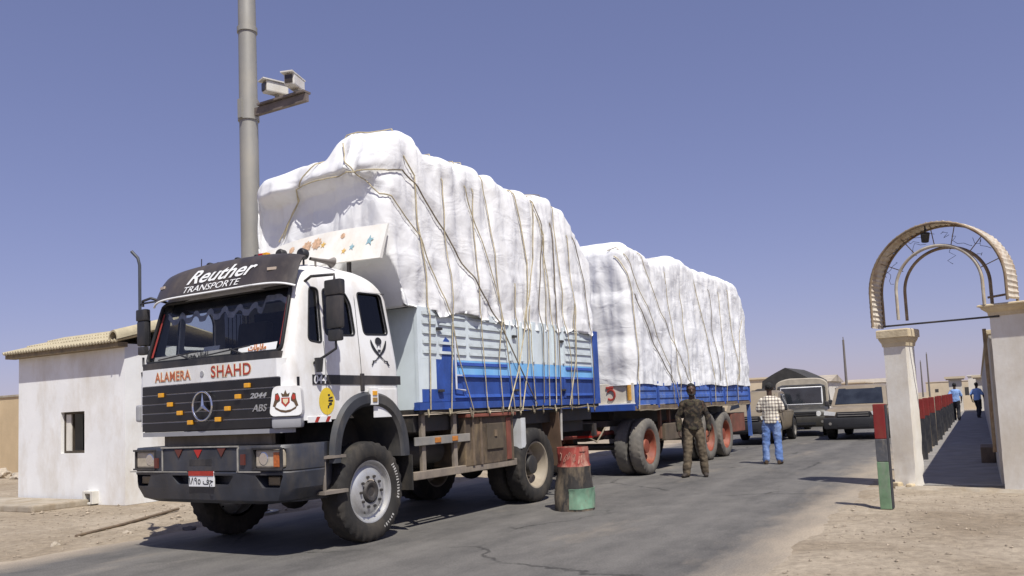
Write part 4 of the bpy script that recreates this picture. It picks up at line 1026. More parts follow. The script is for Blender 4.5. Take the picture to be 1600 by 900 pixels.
def hb_pt(t, k, off=.004):
    x = -1.0 + 2.27 * t; zt = 3.60 + .11 * t ** .8 + .03 * math.sin(PI * t); yy = 1.36 + .14 * (1 - math.sin(PI * t))
    return (x, yy + .17 * k - off, 3.27 + (zt - 3.27) * k)
def star(t, k, r, n=5, inner=.42, a0=PI / 2):
    c = Vector(hb_pt(t, k, .006)); return [(c.x + rr * math.cos(a0 + PI * i / n), c.y - .0 + rr * math.sin(a0 + PI * i / n) * .42, c.z + rr * math.sin(a0 + PI * i / n)) for i, rr in ((i, r if i % 2 == 0 else r * inner) for i in range(2 * n))]
BLUES = M('star_blue', (.25, .40, .44), .6, var=.1); PEACH = M('flower_peach', (.58, .38, .24), .6, var=.4, vs_=25); YELS = M('star_yellow', (.65, .42, .12), .6)
for t, k, r, mt in ((.915, .55, .075, BLUES), (.815, .42, .05, BLUES), (.77, .33, .045, YELS), (.74, .8, .04, PEACH), (.50, .66, .085, PEACH), (.57, .7, .085, PEACH), (.30, .55, .055, PEACH), (.24, .5, .05, YELS), (.38, .68, .05, PEACH), (.13, .45, .05, PEACH), (.62, .62, .05, YELS)):
    mb = MB(); P = star(t, k, r, 5 if mt in (BLUES, YELS) else 9, .42 if mt in (BLUES, YELS) else .75); mb.add(P, [tuple(range(len(P)))]); mb.build('painted_star' if mt in (BLUES, YELS) else 'painted_flower', mt, hb, fix=False)
for x in (-.8, 0, .8):
    mb = MB(); mb.box((x, 1.49, 3.14), (.04, .04, .30)); mb.build('headboard_stay', DARKMET, hb)

# mirrors
for s in (1, -1):
    yb_ = .52 if s > 0 else .30; xm = s * 1.46
    mb = MB(); mb.box((xm, yb_, 2.53), (.21, .075, .36), ch=.03); mb.box((xm, yb_, 2.79), (.23, .09, .17), ch=.025); mb.box((xm, yb_, 2.28), (.17, .07, .12), ch=.02)
    if s < 0:
        for i in range(len(mb.v)): x_, y_, z_ = mb.v[i]; mb.v[i] = (xm + (x_ - xm) * .75, y_, 2.55 + (z_ - 2.55) * .85)
    mr = mb.build('mirror', BLACKP, truck, smooth=30)
    mb = MB(); mb.tube([(s * 1.10, .42, 2.87), (s * 1.2, yb_ - .08, 2.93), (xm, yb_, 2.93), (xm, yb_, 2.86)], .016, n=7); mb.build('mirror_arm', BLACKP, mr, smooth=60); mb = MB()
    mb.tube([(xm, yb_, 2.24), (xm, yb_, 2.14), (s * 1.33, yb_ - .05, 2.06), (s * 1.235, yb_ - .1, 2.0)], .014, n=7); mb.build('mirror_arm', BLACKP, mr, smooth=60)
    mb = MB(); mb.box((xm, yb_ + .04, 2.53), (.17, .006, .32)); mb.build('mirror_glass', CHROME, mr)
    mb = MB(); mb.loft([(s * 1.30, yb_ - .09, 2.05), (s * 1.30, yb_ - .09, 1.90)], [(.055, .04), (.035, .03)], n=10); mb.build('side_repeater', BLACKP, mr, smooth=40)
mb = MB(); mb.tube([(-1.52, .30, 2.70), (-1.52, .30, 3.38), (-1.54, .29, 3.47), (-1.62, .26, 3.56)], .019, n=10); mb.tube([(-1.52, .3, 2.90), (-1.15, .3, 2.90)], .012, n=6); mb.build('side_pipe', M('pipe_dark', (.05, .055, .065), .5), truck, smooth=60)

# wheels
def make_wheel(parent, x, y, side, r=.565, kind='front', rimmat=None, tyremat=None, w=.30):
    """side +1: outer face towards +x"""
    wh = bpy.data.objects.new('wheel', None); 
    s = side; tm = tyremat or RUBBER
    h = w / 2
    tp = [(-h * .72, r * .60), (-h * .98, r * .70), (-h, r * .82), (-h * .93, r * .93), (-h * .80, r * .985), (-h * .45, r), (-h * .15, r), (h * .15, r), (h * .45, r), (h * .80, r * .985), (h * .93, r * .93), (h, r * .82), (h * .98, r * .70), (h * .72, r * .60)]
    nseg = 120
    def mod(i, j):
        if i in (4, 9): return -.016 if (j // 2) % 2 else 0
        if i in (3, 10): return -.010 if (j // 2) % 2 else 0
        if i in (5, 8): return -.008 if (j // 2 + 1) % 2 else 0
        return 0
    mb = MB(); mb.lathe([(a * s + x, b) for a, b in tp], c=(0, y, r), axis='x', n=nseg, mod=mod)
    # bulge at the contact: flatten slightly
    for i in range(len(mb.v)):
        vx, vy, vz_ = mb.v[i]
        if vz_ < .012: mb.v[i] = (vx, vy, .012 + (vz_ - .012) * .15)
    ty = mb.build('wheel', tm, parent, smooth=38)
    R_ = r * .60
    if kind == 'front':
        rp = [(-h * .6, R_ * .92), (h * .78, R_ * 1.0), (h * .80, R_ * 1.04), (h * .70, R_ * .97), (h * .45, R_ * .93), (h * .40, R_ * .86), (h * .62, R_ * .74), (h * .74, R_ * .62), (h * .74, R_ * .40)]
        mb = MB(); mb.lathe([(a * s + x, b) for a, b in rp], c=(0, y, r), axis='x', n=48); rim = mb.build('rim', rimmat, ty, smooth=35)
        hp = [(h * .70, R_ * .38), (h * .84, R_ * .34), (h * .90, R_ * .30), (h * .86, R_ * .20), (h * .78, R_ * .16), (h * .78, 0)]
        mb = MB(); mb.lathe([(a * s + x, b) for a, b in hp], c=(0, y, r), axis='x', n=32); mb.build('hub', DARKMET, ty, smooth=35)
        for k in range(10):
            a = 2 * PI * k / 10; q = (y + R_ * .51 * math.cos(a), r + R_ * .51 * math.sin(a))
            mb = MB(); mb.cyl((x + s * h * .72, *q), (x + s * h * .92, *q), .016, n=6); mb.build('wheel_nut', DARKMET, rim)
            a += PI / 10; q = (y + R_ * .82 * math.cos(a), r + R_ * .82 * math.sin(a))
        mb = MB(); mb.tube([(x + s * h * .5, y - .08, r - .21), (x + s * h * .82, y - .12, r - .23)], .009, n=6); mb.build('valve', DARKMET, rim)
    else:
        rp = [(-h * .6, R_ * .96), (h * .78, R_ * 1.0), (h * .80, R_ * 1.05), (h * .68, R_ * .97), (h * .1, R_ * .90), (-h * .55, R_ * .82), (-h * .62, R_ * .6), (-h * .62, 0)]
        mb = MB(); mb.lathe([(a * s + x, b) for a, b in rp], c=(0, y, r), axis='x', n=40); rim = mb.build('rim', rimmat, ty, smooth=35)
        hp = [(-h * .62, R_ * .48), (-h * .1, R_ * .46), (h * .35, R_ * .40), (h * .40, R_ * .30), (h * .40, 0)]
        mb = MB(); mb.lathe([(a * s + x, b) for a, b in hp], c=(0, y, r), axis='x', n=28); mb.build('hub', rimmat if rimmat.name.startswith('red') else DARKMET, ty, smooth=35)
        for k in range(10):
            a = 2 * PI * k / 10; q = (y + R_ * .62 * math.cos(a), r + R_ * .62 * math.sin(a))
            mb = MB(); mb.cyl((x - s * h * .62, *q), (x - s * h * .40, *q), .016, n=6); mb.build('wheel_nut', DARKMET, rim)
    return ty
fw = make_wheel(truck, 1.09, 1.30, 1, kind='front', rimmat=SILVER)
make_wheel(truck, -1.09, 1.30, -1, kind='front', rimmat=SILVER)
# raised white letters on the near front tyre (only blurred strokes can be made out)
TL = M('tyre_letter_white', (.50, .48, .44), .8, var=.3, vs_=40)
def tyre_stroke(a, w, h, tilt):
    R = Matrix.Rotation(a - PI / 2 + tilt, 3, 'X'); c = Vector((1.09 + .1475, 1.30 + .452 * math.cos(a), .565 + .452 * math.sin(a)))
    m_ = MB(); m_.box(c, (.005, w, h), rot=R, ch=.002); m_.build('tyre_mark', TL, fw)
rt = random.Random(8)
for k in range(13): tyre_stroke(.66 - .075 * k, .012 + .010 * rt.random(), .035 + .014 * rt.random(), rt.uniform(-.35, .35))
for k in range(6): tyre_stroke(-.72 - .085 * k, .012 + .008 * rt.random(), .026 + .014 * rt.random(), rt.uniform(-.4, .4))
RIMC = M('cream_rim_paint', (.33, .28, .21), .5, var=.2, dirt=(.24, .19, .14), damt=.6, dscale=6)
for s in (1, -1):
    make_wheel(truck, s * 1.10, 5.12, s, kind='rear', rimmat=RIMC, w=.285)
    make_wheel(truck, s * .775, 5.12, -s, kind='rear', rimmat=RIMC, w=.285)

# load bed
BLUE = M('bed_blue', (.032, .085, .34), .45, var=.25, vs_=3, dirt=(.02, .045, .17), damt=.75, dscale=3.5, bump=.08)
SKYB = M('bed_light_blue', (.20, .48, .82), .45, var=.15, vs_=3, dirt=(.35, .55, .75), damt=.4, dscale=4)
BEDW = M('bed_white', (.66, .73, .75), .5, var=.08, vs_=3, dirt=(.42, .45, .44), damt=.35, dscale=3)
BEDG = M('bed_rib_shade_grey', (.44, .48, .49), .6, var=.2, vs_=5)  # greyer than the panels: painted shade of the pressed slots
y0, y1, zb, zt = 2.22, 7.45, 1.47, 2.76
bed = MB(); bed.box((0, (y0 + y1) / 2, zb - .03), (2.44, y1 - y0 - .02, .06)); bd = bed.build('load_bed', DARKMET, truck)
mb = MB(); mb.box((0, y0 + .04, 2.11), (2.44, .06, 1.30), ch=.01); hbk = mb.build('bulkhead', BEDW, bd)
mb = MB(); mb.box((0, y1 - .03, 2.1), (2.40, .05, 1.25)); mb.build('tailgate', BLUE, bd)
for s in (1, -1):
    xo = s * 1.21
    def pan(nm, ya, yb, za, zc, mt, th=.04, dx=0): 
        m_ = MB(); m_.box((xo + s * dx, (ya + yb) / 2, (za + zc) / 2), (th, yb - ya, zc - za)); return m_.build(nm, mt, bd)
    pan('front_corner_panel', y0 + .001, 2.28, 1.56, zt, BEDW, .05)
    pan('lower_panel', 2.60, y1 - .18, 1.56, 1.915, BLUE)
    pan('lower_panel', 2.28, 2.60, 1.56, 1.72, BLUE); pan('lower_panel', 2.28, 2.60, 1.721, 2.105, BEDW); pan('upper_panel', 2.28, 2.60, 2.106, zt, BEDW)
    pan('middle_panel', 2.95, y1 - .18, 1.916, 2.105, SKYB)
    pan('middle_panel', 2.60, 2.95, 1.916, 2.105, BLUE)
    pan('upper_panel', 2.60, y1 - .18, 2.106, zt, BEDW)
    pan('rear_post', y1 - .18, y1, 1.47, zt - .02, BLUE, .085)
    pan('sill', y0 - .02, y1, 1.46, 1.555, BLUE, .09)
    m_ = MB(); P = [(2.62, 1.66), (2.62, 1.98), (2.72, 2.1), (2.76, 2.34), (2.82, 2.40), (2.90, 2.36), (2.98, 2.11), (3.0, 1.92), (2.95, 1.66)]
    m_.prism(P, 'x', xo + s * .0205, xo + s * .0235); m_.build('painted_flame', BLUE, bd)
    def rib(ya, yb, z, mt, hgt=.05, pr=.018):
        m_ = MB(); x0 = xo + s * .0205; m_.add([(x0, ya, z), (x0, yb, z), (x0, ya, z + hgt), (x0, yb, z + hgt), (x0 + s * pr, ya + .03, z + .006), (x0 + s * pr, yb - .03, z + .006)], [(0, 1, 5, 4), (4, 5, 3, 2), (0, 4, 2), (1, 3, 5), (0, 2, 3, 1)]); m_.build('rib', mt, bd)
    for z in (2.17, 2.295, 2.42, 2.545, 2.66):
        rib(2.32, 2.62, z, BEDG); rib(2.66, 3.30, z, BEDG); rib(3.36, 4.35, z, BEDG); rib(6.2, 7.2, z, BEDG)
    for ya, yb in ((3.05, 4.35), (6.2, 7.2)): rib(ya, yb, 2.03, M('rib_navy', (.03, .07, .30), .5, var=.2))
    for ya, yb in ((2.98, 4.4), (4.5, 6.0), (6.1, 7.22)): rib(ya, yb, 1.875, BLUE, .04, .03); rib(ya, yb, 1.60, BLUE, .05, .03)
    for y in (4.44, 4.78, 5.12, 5.46, 5.80, 6.12):
        m_ = MB(); m_.box((xo + s * .03, y, 2.43), (.03, .05, .60), ch=.008); m_.build('stanchion', BEDW, bd)
        m_ = MB(); m_.box((xo + s * .03, y, 1.74), (.03, .05, .34), ch=.008); m_.build('stanchion', BLUE, bd)
    for y in (2.66, 4.55, 6.06):
        for z in (1.70, 2.50):
            m_ = MB(); m_.box((xo + s * .045, y, z), (.04, .10, .035), ch=.008); m_.build('latch', DARKMET, bd)
m_ = MB(); m_.tube([(1.245, 2.98, 2.52), (1.27, 2.98, 2.50), (1.27, 2.98, 1.72), (1.27, 3.18, 1.70), (1.24, 3.18, 1.70)], .014, n=7); m_.tube([(1.27, 2.98, 1.9), (1.27, 3.12, 1.9)], .010, n=6); m_.build('grab_rail', M('rail_white', (.6, .62, .68), .5), bd)
# rope rail and rope loops under the sill
m_ = MB(); m_.tube([(1.235, 2.3 + .2 * i, 1.415 + .012 * math.sin(i * 1.7)) for i in range(26)], .013, n=6); m_.build('rope_rail', ROPE2, bd)
rr_ = random.Random(4)
for y in (2.36, 2.82, 3.3, 3.75, 4.12, 4.35, 4.62, 5.0, 5.32, 5.72, 6.3, 6.9, 7.15):
    l = rr_.uniform(.06, .2); w = rr_.uniform(.02, .12)
    m_ = MB(); m_.tube([(1.26, y, 1.47), (1.265, y + w * .2, 1.43 - l * .4), (1.25, y + w * .6, 1.42 - l * .5), (1.24, y + w, 1.41)], .012, n=6); m_.build('rope_loop', ROPE if rr_.random() < .6 else ROPE2, bd)
# chassis, axles and what hangs on it
m_ = MB()
for s in (1, -1): m_.box((s * .41, 4.1, .98), (.09, 6.9, .26))
for y in (2.6, 4.2, 5.9, 7.3): m_.box((0, y, .98), (.8, .1, .2))
m_.box((0, 7.5, 1.0), (2.2, .1, .22)); m_.box((0, 4.8, 1.29), (2.2, 5.1, .2)); chs = m_.build('chassis_and_dark_fill', DARKMET, truck)  # the wide flat box is added to stop light showing under the bed
for y in (1.30, 5.12):
    m_ = MB(); m_.cyl((-1.0, y, .56), (1.0, y, .56), .085, n=14); m_.sphere((0, y, .56), (.22, .2, .22)); 
    for s in (1, -1): m_.box((s * .5, y, .74), (.09, 1.3, .07))
    m_.build('axle', DARKMET, chs, smooth=40)
m_ = MB(); m_.box((0, 1.2, 1.0), (1.0, 1.7, .72), ch=.05); m_.box((.05, 2.4, 1.05), (1.1, .9, .5), ch=.05); m_.box((0, 6.0, 1.15), (1.9, 2.6, .3)); m_.cyl((0, 2.0, .75), (0, 4.9, .62), .05, n=10); m_.build('engine_and_dark_fill', DARKMET, chs)  # the box near the rear axle is dark mass added against light underneath
BOX = M('toolbox_brown', (.085, .062, .042), .75, var=.35, vs_=5, dirt=(.25, .18, .10), damt=.7, dscale=6, bump=.15)
m_ = MB(); m_.box((.93, 3.87, 1.01), (.54, 1.26, .66), ch=.015); tb = m_.build('toolbox', BOX, truck)
m_ = MB(); m_.box((1.205, 3.97, 1.06), (.03, .42, .36), ch=.008); ht = m_.build('hatch', M('hatch_dark', (.07, .055, .04), .7, var=.3, dirt=(.2, .15, .09), damt=.5), tb)
m_ = MB(); m_.box((1.225, 3.97, 1.1), (.02, .06, .09), ch=.005); m_.build('latch', RUST, ht)
for y in (3.42, 3.62): 
    m_ = MB(); m_.box((1.205, y, 1.01), (.016, .05, .64)); m_.build('batten', RUST, tb)
m_ = MB(); m_.box((1.2, 4.35, 1.01), (.02, .12, .6)); m_.build('red_panel', M('faded_red', (.22, .07, .045), .7, var=.3), tb)
m_ = MB(); m_.box((.95, 3.87, 1.36), (.6, 1.28, .045), ch=.01); m_.build('toolbox_lid', M('faded_red', (.22, .07, .045), .7), tb)
GUARD = M('guard_galv', (.24, .20, .16), .7, metal=.1, var=.3, vs_=7, dirt=(.33, .27, .19), damt=.6, dscale=6)
sg = MB(); sg.box((1.16, 3.35, .655), (.07, 2.46, .10), ch=.008); sgo = sg.build('side_guard', GUARD, truck)
for y in (2.36, 3.05): 
    m_ = MB(); m_.box((1.15, y, 1.03), (.05, .075, .76), ch=.006); m_.build('guard_post', GUARD, sgo)
m_ = MB(); m_.box((1.20, 2.74, 1.075), (.025, 1.2, .105), ch=.006); m_.build('guard_board', M('guard_board_grey', (.27, .26, .24), .7, var=.3, dirt=(.36, .3, .22), damt=.5), sgo)
for y in (2.60, 2.98):
    m_ = MB(); m_.box((1.218, y, 1.075), (.018, .12, .065), ch=.006); m_.build('amber_lamp', M('faded_amber', (.50, .19, .04), .4, var=.3, vs_=20), sgo)
m_ = MB(); m_.cyl((.78, 2.2, .92), (.78, 3.1, .92), .17, n=18); m_.cyl((.72, 2.5, 1.22), (.72, 3.1, 1.22), .10, n=14); m_.build('air_tank', DARKMET, truck, smooth=40)
m_ = MB(); m_.box((-.9, 3.6, .9), (.5, 2.2, .62), ch=.06); m_.build('fuel_tank', DARKMET, truck)
m_ = MB(); m_.box((1.14, 4.66, 1.06), (.2, .025, .44)); m_.box((1.235, 4.72, 1.07), (.012, .13, .44)); m_.build('mudguard', M('mudguard_white', (.6, .62, .62), .6, var=.15, dirt=(.35, .32, .27), damt=.5), truck)
m_ = MB(); m_.box((1.08, 5.86, .92), (.36, .025, .86), rot=Matrix.Rotation(.08, 3, 'X')); m_.build('mud_flap', M('flap_brown', (.13, .08, .05), .8, var=.3), truck)
m_ = MB(); m_.box((1.2, 6.02, 1.17), (.012, .05, .56), rot=Matrix.Rotation(-.06, 3, 'X')); m_.build('hanging_strap', M('strap_pale', (.5, .47, .42), .8, var=.3), truck)
m_ = MB(); m_.box((.9, 7.48, .92), (.3, .06, .14), ch=.01); m_.build('tail_lamp', REDLENS, truck)

# ================================================================ THE TRAILER (same line as the truck; origin on the ground under its front edge)
TY = 9.05
trailer = tag(empty('cargo_trailer', world_of(0, TY), TA), 'blue flatbed drawbar trailer with red wheel rims behind the truck', 'trailer')
TL_ = 8.32
m_ = MB(); m_.box((0, TL_ / 2, 1.315), (2.40, TL_, .06)); dk = m_.build('deck', DARKMET, trailer)
m_ = MB(); m_.box((0, -.03, 1.36), (2.48, .07, .13), ch=.008); m_.build('front_beam', BLUE, trailer)
m_ = MB(); m_.box((0, .0, 1.435), (2.46, .10, .02)); m_.build('beam_edge', DECW, trailer)
m_ = MB(); m_.box((0, .03, 1.64), (2.44, .05, .40), ch=.008); fb = m_.build('front_board', M('board_white', (.62, .58, .5), .7, var=.15, dirt=(.4, .33, .25), damt=.5), trailer)
for s in (1, -1):
    m_ = MB(); pts = [(s * .74 + .085 * math.cos(a), -.004, 1.62 + .10 * math.sin(a)) for a in [PI * (-.75 + 1.55 * i / 14) for i in range(15)]]; m_.tube(pts, .022, n=6)
    m_.build('red_mark', M('mark_red', (.32, .04, .03), .6, var=.3), fb)
    m_ = MB(); m_.box((s * .72, -.006, 1.76), (.16, .025, .05), ch=.01); m_.build('red_mark', _mats['mark_red'], fb)
    m_ = MB(); m_.loft([(s * 1.13, .0, 1.50), (s * 1.13, .0, 1.80)], [(.045, .035), (.045, .035)], n=12); m_.build('corner_lamp', M('corner_lamp_amber', (.50, .26, .05), .4, var=.3, vs_=20), fb, smooth=40)
TBL = M('trailer_blue', (.06, .14, .46), .5, var=.35, vs_=3, dirt=(.24, .30, .42), damt=.55, dscale=4)
for s in (1, -1):
    npan = 7
    for i in range(npan):
        ya, yb = .10 + (TL_ - .14) * i / npan, .10 + (TL_ - .14) * (i + 1) / npan
        m_ = MB(); m_.box((s * 1.205, (ya + yb) / 2, 1.62), (.04, yb - ya - .07, .44)); pn = m_.build('side_panel', TBL, trailer)
        for z in (1.72, 1.56):
            m_ = MB(); m_.box((s * 1.232, (ya + yb) / 2, z), (.022, yb - ya - .2, .075), ch=.008); m_.build('pressing', TBL, pn)
        m_ = MB(); m_.box((s * 1.215, ya, 1.60), (.07, .065, .54), ch=.006); m_.build('stake', BLUE, trailer)
    m_ = MB(); m_.box((s * 1.215, TL_ - .03, 1.60), (.07, .065, .54), ch=.006); m_.build('stake', BLUE, trailer)
    m_ = MB(); m_.box((s * 1.20, TL_ / 2, 1.335), (.08, TL_, .09), ch=.006); m_.build('side_rail', RUST, trailer)
    m_ = MB(); m_.tube([(s * 1.25, .2 + .4 * i, 1.29 + .012 * math.sin(i * 2.3)) for i in range(21)], .012, n=6); m_.build('rope_rail', ROPE2, trailer)
    m_ = MB(); m_.box((s * 1.17, TL_ + .02, .86), (.10, .05, .92), rot=Matrix.Rotation(.06, 3, 'X')); m_.build('rear_flap', TBL, trailer)
    for y in (1.75, 2.3, 3.4):
        m_ = MB(); m_.box((s * 1.05, y, .98), (.06, .08, .62)); m_.build('hanger', M('hanger_rust', (.19, .09, .055), .8, var=.35, vs_=6), trailer)
    m_ = MB(); m_.box((s * .95, 2.3, .80), (.4, 1.0, .36), ch=.02); m_.build('locker', M('locker_dark', (.10, .075, .055), .8, var=.3, dirt=(.2, .16, .1), damt=.5), trailer)
    m_ = MB(); m_.box((s * 1.0, 7.3, .82), (.3, 1.3, .5), ch=.02); m_.build('locker', M('locker_red', (.20, .07, .045), .8, var=.35, dirt=(.12, .08, .05), damt=.6), trailer)
m_ = MB(); m_.box((0, TL_, 1.6), (2.42, .05, .5)); m_.build('tailboard', TBL, trailer)
m_ = MB()
for s in (1, -1): m_.box((s * .45, TL_ / 2 + .2, 1.15), (.1, TL_ - .8, .26))
m_.box((0, 7.9, .72), (2.2, .08, .1)); m_.box((0, .72, 1.05), (1.1, 1.1, .12)); tch = m_.build('frame', DARKMET, trailer)
REDRIM = M('red_rim_paint', (.27, .065, .035), .6, var=.3, vs_=5, dirt=(.30, .20, .12), damt=.6, dscale=5)
for y in (.72, 4.62, 5.95):
    for s in (1, -1):
        make_wheel(trailer, s * 1.10, y, s, kind='rear', rimmat=REDRIM, tyremat=RUBBER2, w=.27)
        make_wheel(trailer, s * .79, y, -s, kind='rear', rimmat=REDRIM, tyremat=RUBBER2, w=.27)
    m_ = MB(); m_.cyl((-1.0, y, .565), (1.0, y, .565), .07, n=12)
    for s in (1, -1): m_.box((s * .5, y, .78), (.09, 1.1, .08))
    m_.build('axle', DARKMET, tch, smooth=40)
REDB = M('drawbar_red', (.30, .05, .035), .7, var=.35, vs_=6, dirt=(.14, .08, .05), damt=.6)
for s in (1, -1):
    m_ = MB(); m_.tube([(s * .5, .5, .86), (s * .08, -1.25, .84)], .055, n=8); m_.build('drawbar_arm', REDB, trailer)
m_ = MB(); m_.box((0, -.25, .90), (1.0, .10, .10), ch=.01); m_.build('drawbar_cross', REDB, trailer)
m_ = MB(); m_.tube([(.30, -.9, 1.0), (.55, -.35, .72), (.62, -.1, .98)], .018, n=6); m_.build('air_hose', ROPE2, trailer, smooth=60)
m_ = MB(); m_.tube([(0, -1.25, .84), (0, -1.55, .84)], .045, n=8); m_.build('tow_eye', DARKMET, trailer)

# ================================================================ THE WRAPPED LOADS
def cloth_mat():
    m = bpy.data.materials.new('white_woven_tarp'); m.use_nodes = True; nt = m.node_tree; L = nt.links.new; b = nt.nodes['Principled BSDF']
    b.inputs['Roughness'].default_value = .55; b.inputs['Specular IOR Level'].default_value = .35
    tc = nt.nodes.new('ShaderNodeTexCoord')
    def nz(sc, st, det=6, rg=.6, dist=0.):
        n = nt.nodes.new('ShaderNodeTexNoise'); n.inputs['Scale'].default_value = sc; n.inputs['Detail'].default_value = det; n.inputs['Roughness'].default_value = rg; n.inputs['Distortion'].default_value = dist
        mp = nt.nodes.new('ShaderNodeMapping'); mp.inputs['Scale'].default_value = st; L(tc.outputs['Object'], mp.inputs[0]); L(mp.outputs[0], n.inputs['Vector']); return n
    a = nz(.9, (1, 1, .6), 6, .6)
    r = nt.nodes.new('ShaderNodeMapRange'); r.inputs[1].default_value = .35; r.inputs[2].default_value = .7; r.inputs[3].default_value = .93; r.inputs[4].default_value = 1.02; L(a.outputs[0], r.inputs[0])
    mx = nt.nodes.new('ShaderNodeMix'); mx.data_type = 'RGBA'; mx.blend_type = 'MULTIPLY'; mx.inputs[0].default_value = 1; mx.inputs[6].default_value = (.79, .79, .785, 1); L(r.outputs[0], mx.inputs[7])
    # faint dust
    d = nz(2.2, (1, 1, .5), 8, .7); r2 = nt.nodes.new('ShaderNodeMapRange'); r2.inputs[1].default_value = .55; r2.inputs[2].default_value = .8; r2.inputs[3].default_value = 0; r2.inputs[4].default_value = .5; L(d.outputs[0], r2.inputs[0])
    m2 = nt.nodes.new('ShaderNodeMix'); m2.data_type = 'RGBA'; L(r2.outputs[0], m2.inputs[0]); L(mx.outputs[2], m2.inputs[6]); m2.inputs[7].default_value = (.66, .62, .55, 1)
    L(m2.outputs[2], b.inputs['Base Color'])
    w1 = nz(1.5, (1.0, 1.0, .30), 4, .5, .6); w1.noise_type = 'RIDGED_MULTIFRACTAL'; w1.inputs['Lacunarity'].default_value = 2.1
    w2 = nz(4.2, (1, 1, .55), 4, .5, .9); w2.noise_type = 'RIDGED_MULTIFRACTAL'
    w3 = nz(2.2, (.7, .7, 1.3), 3, .5, 1.0)
    vo = nt.nodes.new('ShaderNodeTexVoronoi'); vo.feature = 'F1'; vo.inputs['Scale'].default_value = 3.2; mpv = nt.nodes.new('ShaderNodeMapping'); mpv.inputs['Scale'].default_value = (1, 1, .55)
    dn = nz(1.6, (1, 1, 1), 3, .5); vm = nt.nodes.new('ShaderNodeMix'); vm.data_type = 'VECTOR'; vm.inputs[0].default_value = .22
    L(tc.outputs['Object'], mpv.inputs[0]); L(mpv.outputs[0], vm.inputs[4]); L(dn.outputs[1], vm.inputs[5]); L(vm.outputs[1], vo.inputs['Vector'])
    ad = nt.nodes.new('ShaderNodeMath'); ad.operation = 'MULTIPLY_ADD'; ad.inputs[1].default_value = .30; L(w2.outputs[0], ad.inputs[0]); L(w1.outputs[0], ad.inputs[2])
    a2 = nt.nodes.new('ShaderNodeMath'); a2.operation = 'MULTIPLY_ADD'; a2.inputs[1].default_value = .8; L(w3.outputs[0], a2.inputs[0]); L(ad.outputs[0], a2.inputs[2])
    a3 = nt.nodes.new('ShaderNodeMath'); a3.operation = 'MULTIPLY_ADD'; a3.inputs[1].default_value = .9; L(vo.outputs[0], a3.inputs[0]); L(a2.outputs[0], a3.inputs[2]); a2 = a3
    bp = nt.nodes.new('ShaderNodeBump'); bp.inputs['Strength'].default_value = .85; bp.inputs['Distance'].default_value = .04
    L(a2.outputs[0], bp.inputs['Height']); L(bp.outputs[0], b.inputs['Normal'])
    return m
CLOTH = cloth_mat()
def rounded_box(nx, ny, nz, hx, hy, hz, r):
    """open-bottomed grid box centred on 0, edges rounded by r"""
    idx = {}; vs = []; fs = []
    def V(i, j, k):
        key = (i, j, k)
        if key not in idx:
            p = Vector((-hx + 2 * hx * i / nx, -hy + 2 * hy * j / ny, -hz + 2 * hz * k / nz))
            q = Vector((max(-hx + r, min(hx - r, p.x)), max(-hy + r, min(hy - r, p.y)), min(hz - r, p.z)))
            d = p - q
            if d.length > r: p = q + d.normalized() * r
            idx[key] = len(vs); vs.append(p)
        return idx[key]
    for j in range(ny):
        for k in range(nz):
            for i in (0, nx): fs.append((V(i, j, k), V(i, j + 1, k), V(i, j + 1, k + 1), V(i, j, k + 1)))
        for i in range(nx): fs.append((V(i, j, nz), V(i + 1, j, nz), V(i + 1, j + 1, nz), V(i, j + 1, nz)))
    for i in range(nx):
        for k in range(nz):
            for j in (0, ny): fs.append((V(i, j, k), V(i + 1, j, k), V(i + 1, j, k + 1), V(i, j, k + 1)))
    return vs, fs
def ridged(x, y, z): return 1 - abs(noise.noise(Vector((x, y, z)))) * 2
